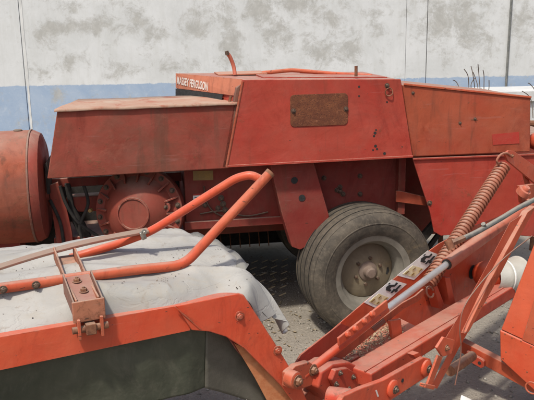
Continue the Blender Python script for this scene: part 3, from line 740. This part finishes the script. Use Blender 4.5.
MB(MW).plate([(fx-.050,-.034,MW.y(88,321,-.03).z),(fx+.050,-.034,MW.y(88,321,-.03).z),(fx+.050,-.034,MW.y(88,300,-.03).z),(fx-.050,-.034,MW.y(88,300,-.03).z)], .010).build('bracket_front', M['bracket'], br, bevel=.003)
q = MB(MW); zf = MW.y(88,300,-.03).z
for s in (-1,1):
    q.loft([(fx+s*.047,-.030,zf-.055),(fx+s*.047,.12,zf-.02),(fx+s*.047,.12,zf+.045),(fx+s*.047,-.030,zf)], [(fx+s*.041,-.030,zf-.055),(fx+s*.041,.12,zf-.02),(fx+s*.041,.12,zf+.045),(fx+s*.041,-.030,zf)])
q.build('bracket_cheeks', M['strap'], br, bevel=.002)
MB(MW).loft([(fx-.04,.0,zf-.02),(fx+.04,.0,zf-.02),(fx+.04,.13,zf+.02),(fx-.04,.13,zf+.02)], [(fx-.04,.0,zf-.01),(fx+.04,.0,zf-.01),(fx+.04,.13,zf+.03),(fx-.04,.13,zf+.03)]).build('bracket_floor', M['gear'], br)
for p in (Vector((fx-.006,.10,zf+.022)), Vector((fx+.003,.045,zf+.005))):
    MB(MW).bolt((p.x, p.y, p.z-.002), (0,0,1), .0105, .010).build('bolt', M['rust'], br)
zp = MW.y(88,328,-.03).z
for s in (-1,1): MB(MW).plate([(fx+s*.035-.005,-.045,zp-.03),(fx+s*.035+.005,-.045,zp-.03),(fx+s*.035+.005,-.045,zp+.035),(fx+s*.035-.005,-.045,zp+.035)], .042).build('clevis_ear', M['orange_worn'], br, bevel=.002)
MB(MW).tube([(fx-.055,-.032,zp),(fx+.055,-.032,zp)], .011, 12).build('clevis_pin', M['rust'], br)
MB(MW).box(fx-.016, fx+.016, -.05, -.012, zp-.018, zp+.018).build('pin_block', M['rust'], br, bevel=.004)

# canvas cover: control rows in real coordinates, front to back, left to right
def cz(px, py, z): return Vector(MW.z(px, py, z))
ctrl = [
 [cz(-90,357,.83), cz(0,341,.83), cz(60,330,.83), cz(120,319,.83), cz(170,310,.835), cz(215,300,.835), cz(246,300,.83), cz(256,318,.74)],
 [cz(-90,332,.875), cz(0,316,.875), cz(60,305,.88), cz(120,299,.88), cz(170,290,.885), cz(215,281,.885), cz(250,285,.87), cz(264,322,.72)],
 [cz(-90,305,.90), cz(0,292,.90), cz(60,284,.905), cz(120,278,.91), cz(165,273,.91), cz(205,266,.91), cz(250,276,.885), cz(272,316,.73)],
 [cz(-90,282,.90), cz(0,270,.90), cz(60,263,.91), cz(120,256,.92), cz(160,252,.92), cz(200,250,.91), cz(250,274,.875), cz(281,322,.70)],
 [cz(-90,262,.90), cz(0,251,.90), cz(60,244,.91), cz(115,239,.915), cz(155,236,.92), cz(192,238,.90), cz(250,273,.86), cz(287,331,.66)],
 [cz(-90,262,.80), cz(0,253,.80), cz(60,247,.80), cz(115,243,.80), cz(155,241,.80), cz(190,245,.80), cz(250,282,.76), cz(284,332,.61)],
]
def cr(P, t):
    n = len(P)-1; i = min(int(t*n), n-1); u = t*n-i
    a = P[max(i-1,0)]; b = P[i]; c = P[i+1]; d = P[min(i+2,n)]
    return .5*((2*b)+(c-a)*u+(2*a-5*b+4*c-d)*u*u+(3*b-a-3*c+d)*u**3)
NU, NV = 220, 110; q = MB(MW); G = []
for j in range(NV+1):
    v = j/NV; row = []
    for i in range(NU+1):
        u = i/NU; p = cr([cr(r_, u) for r_ in ctrl], v)
        e = min(1, v*8)*min(1, (1-v)*6)
        # long soft folds running obliquely, plus sags
        wx = p.x+.10*noise.noise(Vector((p.x*3, p.y*3, 40)))
        n1 = noise.noise(Vector((wx*1.5+p.y*1.5, p.y*4.5-wx*1.0, 0)))
        n2 = noise.noise(Vector((wx*4+p.y*4, p.y*11-wx*3, 5)))
        n3 = noise.noise(Vector((p.x*14, p.y*22, 9)))
        rdg = 1-abs(noise.noise(Vector((wx*1.1-p.y*1.2, p.y*4.6+wx*1.2, 12))))*2.8
        rd2 = 1-abs(noise.noise(Vector((wx*4.2+p.y*2, p.y*8-wx*2.2, 22))))*3.4
        dz = (.040*n1 + .005*n2 + .0008*n3 + .026*max(0, rdg)**1.8 + .003*max(0, rd2)**2)*e
        if u > .84: p.x += .018*math.sin(v*19+1)*(u-.84)/.16*min(1, v*5)
        row.append(q.v(p+Vector((0,0,dz))))
    G.append(row)
for j in range(NV):
    for i in range(NU): q.face([G[j][i], G[j][i+1], G[j+1][i+1], G[j+1][i]])
cov = q.build('canvas_cover', M['canvas'], mow, sharp=180, thick=.003)
q = MB(MW); rr = []
for (ox_, oy_), (ix_, iy_) in zip(((158,234),(178,232.5),(202,234.5),(226,246),(249,264)), ((158,244),(178,243),(200,246),(222,258),(243,276))):
    rr.append((cz(ox_, oy_, .885), cz(ix_, iy_, .875)))
rr = [(a_, b_) for a_, b_ in zip(smooth_path([p_[0] for p_ in rr], 6), smooth_path([p_[1] for p_ in rr], 6))]
vv = [[q.v(a_+Vector((0,0,.006*math.sin(k*1.3)))), q.v(a_.lerp(b_, .5)+Vector((0,0,.004))), q.v(b_)] for k, (a_, b_) in enumerate(rr)]
for a_, b_ in zip(vv, vv[1:]):
    for k in range(2): q.face([a_[k], a_[k+1], b_[k+1], b_[k]])
q.build('under_sheet', M['flapgrey'], cov, sharp=180, thick=.003)
hem = [cr([cr(r_, .985) for r_ in ctrl], v/24*.82+.02) for v in range(25)]
# small dark patch at the cover's corner
q = MB(MW); q.loft([cz(257,300,.80), cz(262,312,.76), cz(268,318,.73), cz(271,305,.76)], [cz(257,300,.795), cz(262,312,.755), cz(268,318,.725), cz(271,305,.755)])
q.build('corner_patch', M['dark'], cov)

# dark hanging curtain
q = MB(MW); NU, NV = 120, 36; G = []
xA = MW.y(-90,372,.03).x; xB = MW.y(207,333,.03).x
for j in range(NV+1):
    row = []
    for i in range(NU+1):
        u = i/NU; v = j/NV; x = xA+(xB-xA)*u; zt_ = .76; zb_ = MW.y(205,386,.06).z - .005
        z = zt_+(zb_-zt_)*v
        y = .035 + .018*v*math.sin(x*9+.6) + .014*v*noise.noise(Vector((x*7, z*2.5, 1))) + .006*noise.noise(Vector((x*16, z*7, 4)))+.02*v
        row.append(q.v((x, y, z)))
    G.append(row)
for j in range(NV):
    for i in range(NU): q.face([G[j][i], G[j][i+1], G[j+1][i+1], G[j+1][i]])
q.build('curtain', M['curtain'], mow, sharp=180, thick=.004)
# end flap, turned inwards, with a rusty edge strip
fl_ = MB(MW); pA = [my(206,333,.035), my(240,340,.16), my(262,368,.16), my(285,402,.16), my(230,408,.10), my(205,386,.055)]
G = []
for j in range(21):
    row = []
    for i in range(21):
        u, v = i/20, j/20
        top = Vector(my(206,330,.037)).lerp(Vector(my(238,331,.10)), u); bot = Vector(my(205,388,.055)).lerp(Vector(my(284,412,.10)), u)
        p = top.lerp(bot, v); p.y += .010*math.sin(u*5)*v
        row.append(fl_.v(p))
    G.append(row)
for j in range(20):
    for i in range(20): fl_.face([G[j][i], G[j][i+1], G[j+1][i+1], G[j+1][i]])
M['flap'] = simple('grey_brown_rubber_flap', (.075,.070,.052), (.11,.10,.08), 8, .75, 0, .002, 40)
fo = fl_.build('end_flap', M['flap'], mow, thick=.004)
MB(MW).plate(Q_([(234,343),(243,347),(281,385),(294,402),(302,425),(280,425),(255,378)], .02), .006).build('edge_strip', M['rustorange'], fo, bevel=.002)
MB(MW).plate(Q_([(226,335),(244,346),(262,372),(250,366),(236,350)], .030), .008).build('inner_plate', M['chamber'], mow, bevel=.002)
# cutter bar under the cover: keeps the shade right and stands on the ground
cx0 = MW.y(-90,372,0).x; 
MB(MW).box(cx0, MW.y(190,370,.3).x, .25, .55, .06, .14).build('cutter_bar', M['orange_dark'], mow, bevel=.01)
for k in range(3):
    MB(MW).lathe((cx0+.1+k*.3, .40, .14), (0,0,1), [(0,0),(.16,0),(.165,.02),(.12,.08),(.10,.3),(0,.3)], 32).build('mowing_drum', M['orange_dark'], mow)
MB(MW).box(cx0, MW.y(190,330,.05).x, .086, .12, .70, .80).build('cover_frame', M['orange_dark'], mow)

# ---------------------------------------------------------------- lifting arm
ay = lambda px, py, y=0: tuple(A.y(px, py, y))
def R_(lst, y): return [ay(a, b, y) for a, b in lst]
arm = MB(A).plate(R_([(286,378),(300,355),(332,330),(364,302.5),(392,280.5),(415,262),(431,249.5),(440,243),(474,226),(505,214),(514,222),(500,262),(488,292),(470,300),(440,312),(350,372)], .10), .005).build('arm_plate', M['orange'], mow, bevel=.003)
MB(A).plate(R_([(288,376),(301,355),(341,323.5),(357,330),(338,352),(310,374)], .098), .0015).build('dark_red_end', M['hood'], arm)  # dark red sheet over the plate's lower end
MB(A).beam(ay(298,354,.10), ay(560,146,.10), .02, .010, (0,1,0)).build('arm_flange', M['orange_worn'], arm, bevel=.002) if False else None
# dark bore in the arm plate, the orange gearbox nose beside it
c = Vector(ay(472.5,272,.0975)); MB(A).lathe(c, (0,-1,0), [(0,0),(.036,0),(.036,.001),(0,.001)], 28).build('bore', M['ink'], arm)
MB(A).plate(R_([(433,283),(436,282),(445,306),(440,309)], .045), .05).build('stiffener', M['orange'], arm, bevel=.002)
MB(A).plate(R_([(445,277.5),(450,277.5),(455.5,303),(450,305.5)], .035), .06).build('stiffener', M['orange'], arm, bevel=.002)
MB(A).plate(R_([(390.5,321),(401,319),(403,341),(394,345.5)], -.0), .016).build('stiffener', M['orange'], arm, bevel=.002)
# warning decals on the plate
def decal(quad, par):       # quad: TL, TR, BR, BL in sight-line coordinates on the plate face
    TL, TR, BR, BL = [Vector(ay(*c, .0985)) for c in quad]
    def pt(u, v, off=0): p = TL.lerp(TR, u).lerp(BL.lerp(BR, u), v); return p+Vector((0,-off,0))
    d = MB(A); d.plate([pt(0,1), pt(1,1), pt(1,0), pt(0,0)], .001); dd = d.build('warning_decal', M['sticker_w'], par)
    y_ = MB(A); y_.plate([pt(.08,.86,.0012), pt(.42,.86,.0012), pt(.42,.16,.0012), pt(.08,.16,.0012)], .001); y_.build('yellow_field', M['sticker_y'], dd)
    k_ = MB(A)
    for poly in ([(.60,.30),(.70,.14),(.80,.16),(.86,.40),(.95,.36),(.93,.50),(.80,.52),(.76,.38),(.68,.42),(.66,.58),(.60,.56)],
                 [(.58,.66),(.72,.60),(.74,.70),(.90,.66),(.92,.76),(.74,.82),(.70,.92),(.64,.90),(.66,.76),(.58,.76)],
                 [(.80,.06),(.86,.05),(.87,.12),(.81,.13)]):
        k_.loft([pt(u,v,.0024) for u,v in poly], [pt(u,v,.0014) for u,v in poly])
    k_.build('pictogram', M['ink'], dd)
    b_ = MB(A)
    for (u0,u1,v0,v1) in ((.10,.22,.22,.30),(.28,.38,.36,.42),(.12,.20,.58,.66),(.30,.40,.74,.80)):
        b_.loft([pt(u0,v0,.0034), pt(u1,v0,.0034), pt(u1,v1,.0034), pt(u0,v1,.0034)], [pt(u0,v0,.0024), pt(u1,v0,.0024), pt(u1,v1,.0024), pt(u0,v1,.0024)])
    b_.build('print_lines', M['sticker_yd'], dd)
decal([(364,302.5),(392,279.5),(407,284),(378,309)], arm)
decal([(397,275.5),(428,250.5),(440,255),(414,280)], arm)

# hydraulic cylinder
yc_ = -.005
rod0 = Vector(ay(296,381,yc_)); rodm = Vector(ay(386,309.5,yc_)); barr = Vector(ay(447,264,yc_)); bend = Vector(ay(529,204,yc_))
cyl = MB(A).tube([barr, barr+(bend-barr)*.02, bend], [.029,.030,.030], 28).build('cylinder_barrel', M['pink'], mow)
MB(A).tube([barr-(bend-barr).normalized()*.006, barr+(bend-barr).normalized()*.01], .024, 20).build('cylinder_gland', M['dark'], cyl)
MB(A).tube([rodm, barr], .0155, 20).build('piston_rod', M['chrome'], cyl)
MB(A).tube([rod0+(rodm-rod0)*.06, rodm], .0165, 18).build('rod_sleeve', M['orange'], cyl)
st = MB(A).beam(ay(338,342,yc_-.02), ay(387,303.5,yc_-.02), .010, .036, (0,0,1)).build('lock_strip', M['orange'], cyl, bevel=.003)
for c in ((347.5,336.5),(355,330.5),(364,323),(372,316)):
    MB(A).lathe(ay(c[0]-.5, c[1]-2, yc_-.025), (0,-.9,.45), [(0,0),(.0125,0),(.0125,.006),(.009,.013),(0,.015)], 16).build('bolt', M['orange'], st)
# joint between frame and arm
jy = -.045
jt = MB(A)
jc = Vector(ay(295,380,jy))
jt.lathe(jc, (0,-1,0), [(0,.010),(.022,.010),(.030,.007),(.031,0),(.031,-.03),(0,-.03)], 26)
jt.build('pivot_eye', M['orange_worn'], mow)
MB(A).bolt(jc+Vector((0,-.012,0)), (0,-1,0), .015, .014).build('pivot_pin', M['rust'], mow)
MB(A).plate(R_([(288,374),(296,366),(310,362),(320,370),(316,384),(300,390),(288,388)], -.02), .03).build('clevis_ear', M['orange_worn'], mow, bevel=.004)
MB(A).plate(R_([(318,372),(338,362),(342,380),(326,398),(312,410),(300,402),(312,388)], .03), .05).build('clevis_block', M['orange_dark'], mow, bevel=.006)
MB(A).bolt(ay(313,370,-.021), (0,-1,0), .015, .014).build('clevis_pin', M['rust'], mow)
# rounded casting between joint and box beam
cst = MB(A).plate(R_([(322,372),(334,364),(350,362),(362,368),(366,384),(360,402),(330,402),(318,388)], -.05), .10).build('casting', M['orange_dark'], mow, bevel=.010)
MB(A).plate(R_([(336,370),(348,368),(357,374),(360,386),(352,394),(338,392),(332,380)], -.075), .024).build('casting_step', M['orange_dark'], cst, bevel=.006)
MB(A).plate(R_([(309,368),(322,364),(331,369),(330,382),(316,386)], .0), .06).build('casting_lug', M['orange_dark'], cst, bevel=.006)
MB(A).box(*(lambda p: (p.x-.02, p.x+.10, p.y, p.y+.08, p.z, p.z+.018))(Vector(ay(345,368,.0)))).build('casting_step', M['orange_dark'], cst, bevel=.005)
for c in ((340,373),(353,377),(349,389),(336,384)): MB(A).bolt(ay(*c, -.076), (0,-1,0), .007, .007).build('bolt', M['bolt'], cst)
MB(A).lathe(ay(350,401,-.17), (.3,-1,.1), [(0,.02),(.024,.02),(.040,.014),(.044,-.005),(.044,-.08),(0,-.08)], 30).build('casting_boss', M['orange_dark'], cst, sharp=35)

# thin link bar under the cylinder, ending in a wire ring
lk = MB(A).plate(R_([(333,357),(380,320),(402,303.5),(416,296),(424,289),(426,293),(419,301),(404,309),(384,325),(340,361)], .018), .010).build('link_bar', M['orange_worn'], mow, bevel=.002)
c = Vector(ay(430,292,.01)); rg = [c+Vector((.026*math.cos(k*.30), 0.01*math.sin(k*.3), .022*math.sin(k*.30))) for k in range(20)]
MB(A).tube(rg, .0048, 8).build('wire_ring', M['springred'], lk)
MB(A).plate(R_([(372,328),(384,319),(386,322),(375,331)], .014), .003).build('worn_patch', M['strap'], lk)

# big tension spring
sa_ = Vector(ay(503.5,166,.055)); sb_ = Vector(ay(428,284,.055)); L = (sb_-sa_).length; dz_ = (sb_-sa_).normalized()
e1 = dz_.cross(Vector((0,1,0))).normalized(); e2 = dz_.cross(e1)
turns = 38; path = []
for k in range(turns*14+1):
    an = 2*math.pi*k/14; path.append(sa_+dz_*(L*k/(turns*14))+(e1*math.cos(an)+e2*math.sin(an))*.0325)
spg = MB(A).tube(path, .0056, 8).build('tension_spring', M['springred'], mow, sharp=60)
q = MB(A); q.tube([sa_+dz_*.0, sb_], .0300, 14).build('spring_core', M['springred'], spg)
q = MB(A); q.tube(smooth_path([sa_+e1*.03, ay(497,162,.055), ay(500,155.5,.05), ay(506,153,.045), ay(511,156,.04)], 5), .0058, 8)
q.build('spring_hook', M['springred'], spg)
hp = MB(A).plate(R_([(505,154),(509,150.5),(514,151),(545,173),(545,189),(538,186),(508,161)], .045), .012).build('hook_plate', M['orange'], mow, bevel=.002)
MB(A).bolt(ay(512,156,.045), (0,-1,0), .007, .006).build('bolt', M['rust'], hp)
MB(A).plate(R_([(523,170),(527,172),(531,186),(527,186)], .07), .012).build('hook_strut', M['orange_worn'], hp, bevel=.002)
MB(A).lathe(ay(524,191,-.02), (0,-.6,.8), [(0,.03),(.016,.03),(.02,.024),(.02,.012),(.034,.010),(.036,-.02),(0,-.02)], 22).build('grease_cap', M['pink'], mow)
MB(A).plate(R_([(520,186),(534,184),(550,190),(550,205),(522,203)], .0), .02).build('lug', M['orange_worn'], mow, bevel=.004)

# hydraulic hose lying over the barrel
hs = MB(A).tube(smooth_path([ay(457,241,-.045), ay(475,233,-.05), ay(500,219,-.055), ay(520,207,-.06), ay(550,192,-.06)], 6), .0125, 14).build('hydraulic_hose', M['hose'], mow)
MB(A).tube([ay(450,244,-.043), ay(463,238.5,-.046)], .016, 6).build('hose_fitting', M['rust'], hs)
MB(A).lathe(ay(449.5,244,-.045), (0,-.5,-.8), [(0,-.02),(.018,-.02),(.018,.025),(0,.025)], 14).build('banjo_bolt', M['rust'], hs)
MB(A).lathe(ay(484,226,-.052), (-.6,0,.8), [(0,-.016),(.011,-.016),(.011,.016),(0,.016)], 10).build('hose_clip', M['hose'], hs)

# box beam
zt2 = .45
b0 = A.z(371.5,374,zt2); b1 = A.z(512,287.5,zt2); wd = .12; hh = .065
dx = (b1-b0); dx.z = 0; dx.normalize(); pn = Vector((-dx.y, dx.x, 0))
print('boxbeam', b0, b1)
b1 = b1+dx*.05
fr_ = [b0, b0+pn*wd, b0+pn*wd-Vector((0,0,hh)), b0-Vector((0,0,hh))]
bxm = MB(A).loft(fr_, [p+(b1-b0) for p in fr_]).build('box_beam', M['orange_dark'], mow, bevel=.008)
q = MB(A); q.beam(b0+pn*.03+Vector((0,0,.002)), b1+pn*.03+Vector((0,0,.002)), .008, .005).build('weld_seam', M['orange_dark'], bxm)

# pin bar in front of the box beam
pb_ = MB(A).plate(R_([(330,420),(344,396),(362,388),(384,380),(424,357.5),(431,359),(432,368),(427,377),(398,396),(380,408),(360,425)], -.23), .022).build('pin_bar', M['orange'], mow, bevel=.005)
for c in ((392,388.5),(425.5,368)):
    MB(A).lathe(ay(*c, -.23), (0,-1,0), [(.034,-.0),(.034,.008),(.026,.014),(.014,.015),(0,.015)], 28).build('boss', M['orange'], pb_)
    MB(A).bolt(Vector(ay(*c, -.23))+Vector((0,-.015,0)), (0,-1,0), .011, .008).build('bolt', M['bolt'], pb_)
MB(A).lathe(ay(402.5,380.5,-.231), (0,-1,0), [(0,0),(.008,0),(.008,.001),(0,.001)], 14).build('hole', M['ink'], pb_)
MB(A).plate(R_([(375.5,390.5),(376.8,390),(379,396.5),(377.6,397)], -.2315), .001).build('paint_mark', M['whitepaint'], pb_)
MB(A).plate(R_([(413,355),(419,352.5),(423,357),(417,360)], -.20), .03).build('tab', M['orange'], pb_, bevel=.002)

# diagonal link arm with its clevis
la = MB(A); yl = -.27
L_ = [(510,222),(536,206),(495,283),(468,332),(459,348),(437,389),(431,386),(449,352),(443,342),(458,317),(483,273)]
la.loft([ay(a_,b_,yl) for a_,b_ in L_], [ay(a_,b_,yl+.014) for a_,b_ in L_])
lao = la.build('link_arm', M['orange'], mow, bevel=.003)
MB(A).plate(R_([(528,212),(536,206),(496,283),(469,332),(465,334),(490,281)], yl-.018), .03).build('link_flange', M['orange_worn'], lao, bevel=.003)
MB(A).plate(R_([(437,348),(444,337),(455,340),(452,354),(443,357)], yl-.02), .012).build('clevis_plate', M['orange'], lao, bevel=.003)
MB(A).bolt(ay(446.5,348,yl-.02), (0,-1,0), .009, .008).build('bolt', M['rust'], lao)
MB(A).plate(R_([(438.5,355),(443,357),(432,386),(427,386)], yl-.018), .010).build('clevis_prong', M['orange_worn'], lao, bevel=.002)
MB(A).plate(R_([(426,384),(436,386),(434,390),(425,388)], yl-.028), .026).build('prong_tip', M['orange_worn'], lao, bevel=.003)
MB(A).plate(R_([(468,321),(470.5,321.5),(469.5,324),(467,323.5)], yl-.002), .001).build('paint_chip', M['whitepaint'], lao)
MB(A).tube(smooth_path([ay(532,236,yl-.03), ay(500,262,yl-.03), ay(468,300,yl-.02), ay(460,325,yl-.025), ay(461,352,yl-.03), ay(455,385,yl-.03)], 7), .0026, 8).build('cable', M['strap'], mow)

# driveline guard
ga0 = Vector(ay(482,276,-.03)); 
gd = Vector((.93,-.36,-.11)).normalized()
g0 = Vector(ay(494,277,-.02))
gr_ = MB(A).lathe(g0, gd, [(.070,-.02),(.075,0),(.083,.06),(.0845,.062),(.0845,.066),(.083,.068),(.096,.15),(.099,.152),(.099,.158),(.093,.158),(.082,.05)], 44).build('driveline_guard', M['guard'], mow, sharp=40)
MB(A).lathe(g0, gd, [(.0845,.058),(.0865,.064),(.0845,.070)], 44).build('guard_band', M['sticker_w'], gr_)
MB(A).lathe(g0, gd, [(0,.05),(.080,.05),(.080,.06)], 30).build('guard_core', M['dark'], gr_)
MB(A).tube([g0+gd*.02, g0+gd*.6], .025, 14).build('drive_shaft', M['dark'], gr_)
MB(A).lathe(Vector(ay(489,274,.02)), (.80,-.45,-.15), [(0,-.085),(.030,-.080),(.052,-.062),(.064,-.035),(.068,0),(.068,.05),(0,.05)], 32).build('gearbox_nose', M['orange'], mow, sharp=40)

# headstock at the right with its cross rail
HS = Frame(*(A.w(*ay(500,345,-.26)).xy), -38)
hx = lambda px, py, y=0: tuple(HS.y(px, py, y))
hb = MB(HS)
hb.plate([hx(a,b) for a,b in ((499.5,330),(500,359.5),(560,415),(560,358))], .18); hbo = hb.build('headstock_box', M['orange'], mow, bevel=.007)
q = MB(HS); 
f0 = [Vector(hx(500.5,329.5)), Vector(hx(560,357))]
zz = f0[0].z
q.loft([hx(501,329.5,.004), hx(560,357,.004), hx(560,190,.10), hx(551,200,.10)], [Vector(hx(501,329.5,.004))+Vector((.0,.15,0)), Vector(hx(560,357,.004))+Vector((0,.15,0)), Vector(hx(560,190,.10))+Vector((0,.1,0)), Vector(hx(551,200,.10))+Vector((0,.1,0))])
q.build('mast', M['orange'], mow, bevel=.004)
MB(HS).plate([hx(a,b,-.001) for a,b in ((534,300),(560,250),(560,357),(522,340))], .006).build('mast_rib', M['orange_worn'], mow, bevel=.002)
rl = MB(HS); 
ra = Vector(hx(461,346,.06)); rb_ = Vector(hx(545,392,.02)); 
rail2 = MB(HS).loft([Vector(hx(461,341,.07)), Vector(hx(548,386,.02)), Vector(hx(548,401,.02)), Vector(hx(461,353,.07))],
    [Vector(hx(461,341,.07))+Vector((0,.045,0)), Vector(hx(548,386,.02))+Vector((0,.045,0)), Vector(hx(548,401,.02))+Vector((0,.045,0)), Vector(hx(461,353,.07))+Vector((0,.045,0))]).build('cross_rail', M['orange_worn'], mow, bevel=.004)
MB(HS).plate([hx(a,b,.03) for a,b in ((466,351),(482,360),(484,362),(484,367),(481,368.5),(466,360))], .02).build('rail_plate', M['orange_dark'], rail2, bevel=.003)
MB(HS).lathe(hx(479.5,363,.029), (0,-1,0), [(0,0),(.008,0),(.008,.001),(0,.001)], 14).build('hole', M['ink'], rail2)
MB(HS).lathe(hx(516,366.5,.03), (0,-.5,.9), [(0,0),(.006,0),(.006,.006),(0,.006)], 10).build('stud', M['bolt'], rail2)
MB(A).tube([ay(472,356,-.20), ay(450,371,-.24)], .022, 16).build('stub_shaft', M['rust'], mow)
c = Vector(hx(532,388,-.03)); MB(HS).tube([c+Vector((.028*math.cos(k*.33), 0, .026*math.sin(k*.33))) for k in range(20)], .004, 8).build('ring', M['orange_worn'], rail2)
for c in ((505,334),(512,338),(521,341),(531,347),(506,352),(527,372)):
    MB(HS).lathe(hx(c[0],c[1],-.0005), (0,-1,0), [(.0035,0),(.0035,.001),(0,.001)], 7).build('chip', M['rust'], hbo)
# stands holding the mower up (parking legs)
lg = A.w(*ay(560,300,.1)); 
px_ = hx(548,380,.06)[0]; MB(HS).box(px_, px_+.07, .06, .13, 0, zt2).build('parking_leg', M['orange_dark'], mow)
MB(A).box(b0.x-.02, b0.x+.05, b0.y+.02, b0.y+.1, .0, zt2-hh+.002).build('parking_leg', M['orange_dark'], mow) if False else None

# hay and chaff caught between arm plate and box beam
q = MB(A)
for k in range(900):
    t = random.random(); px = 340+t*60+random.gauss(0,3); py = 358-t*36+random.gauss(0,4)
    p = Vector(ay(px, py, 0.0)); p = b0+pn*(.13+.11*random.random())+dx*(.02+.45*t)+Vector((0,0,-.018+.03*random.random())); 
    d = Vector((random.gauss(0,1), random.gauss(0,1), random.gauss(0,.4))).normalized(); s = random.uniform(.006,.018); w = random.uniform(.002,.006)
    n_ = d.cross(Vector((random.gauss(0,1),random.gauss(0,1),1))).normalized(); k2 = n_.cross(d)*.25*s
    a_ = [p-d*s/2-n_*w/2, p-d*s/2+n_*w/2, p+n_*w/2+k2, p-n_*w/2+k2]
    b_ = [p-n_*w/2+k2, p+n_*w/2+k2, p+d*s/2+n_*w/2, p+d*s/2-n_*w/2]
    for f_ in (a_, b_): q.face([q.v(x_) for x_ in f_])
M['chaff'] = simple('dry_chaff', (.50,.40,.27), (.30,.22,.14), 60, .9)
q.bm.normal_update()
co = q.build('chaff', M['chaff'], None, sharp=180); co['kind'] = 'stuff'; co['label'] = 'dry chaff and straw bits caught on the mower arm'; co['category'] = 'chaff'
T_ = [b0+pn*.09+Vector((.0,0,-.03)), b0+pn*.09+dx*.55+Vector((0,0,-.03)), b0+pn*.25+dx*.55+Vector((0,0,.0)), b0+pn*.25+dx*.06+Vector((0,0,.0))]
MB(A).loft(T_, [p-Vector((0,0,.01)) for p in T_]).build('arm_tray', M['orange_dark'], mow)

# little dry leaves and dirt crumbs lying on the canvas, straw on the ground
def flakes(name, pts, label, cat, sizes, aspect=.3, mat='chaff'):
    q = MB(Frame(0,0,0))
    for p, s in pts:
        d = Vector((random.gauss(0,1), random.gauss(0,1), random.gauss(0,.25))).normalized(); n_ = d.cross(Vector((0,0,1))).normalized()*s*aspect
        u_ = Vector((0,0,s*.18)); vs_ = [q.v(x_) for x_ in (p-d*s/2, p-n_+u_, p+d*s/2, p+n_+u_)]; q.face(vs_)
        lo = q.v(p-Vector((0,0,s*.1))); q.face([vs_[0], vs_[1], lo]); q.face([vs_[1], vs_[2], lo]); q.face([vs_[2], vs_[3], lo]); q.face([vs_[3], vs_[0], lo])
    o = q.build(name, M[mat], None, sharp=180); o['kind'] = 'stuff'; o['label'] = label; o['category'] = cat
M['leafbit'] = simple('brown_leaf_bits', (.24,.16,.10), (.13,.085,.055), 60, .9)
M['straw'] = simple('straw', (.34,.28,.19), (.28,.22,.14), 60, .9)
bpy.context.view_layer.update()
inv_c = (Matrix.Translation(mow.location) @ mow.rotation_euler.to_matrix().to_4x4())
cvs = [inv_c @ v.co for v in cov.data.vertices]; nn_ = [inv_c.to_3x3() @ v.normal for v in cov.data.vertices]
pts = []
centres = random.sample(range(len(cvs)), 26)
for k in range(360):
    if k < 240:
        c0 = cvs[random.choice(centres)]; i0 = min(range(0, len(cvs), 7), key=lambda i: (cvs[i].x-c0.x-0.0)**2+(cvs[i].y-c0.y)**2+random.random()*.004)
    else: i0 = random.randrange(len(cvs))
    if abs(nn_[i0].z) < .75: continue
    pts.append((cvs[i0]+Vector((0,0,.004)), random.choice((.003,.004,.004,.005,.007))))
flakes('leaf_litter', pts, 'brown crumbs and bits of leaf lying on the white canvas cover', 'litter', None, .35, 'leafbit')
pts = []
for k in range(330):
    x, y = (random.gauss(-.05,.30), random.gauss(4.45,.35)) if k < 260 else (random.uniform(-.6,2.2), random.uniform(2.9,5.6))
    pts.append((Vector((x, y, gz(x,y)+.005)), random.uniform(.012,.045)))
flakes('straw', pts, 'thin yellow straw strewn on the ground beside the baler wheel', 'straw', None, .05, 'straw')
# scrap on the ground
SC = Frame(0,0,0); c = SC.z(465,398,.02)
q = MB(SC); q.loft([c+Vector((-.03,-.02,-.016)), c+Vector((.03,-.04,-.014)), c+Vector((.035,-.02,-.008)), c+Vector((-.012,.02,.0))], [c+Vector((-.03,-.02,-.012)), c+Vector((.03,-.04,-.010)), c+Vector((.035,-.02,-.003)), c+Vector((-.012,.02,.006))])
o = q.build('plastic_scrap', M['paper'], None); o['label'] = 'small white plastic scrap on the gravel at the bottom edge'; o['category'] = 'litter'
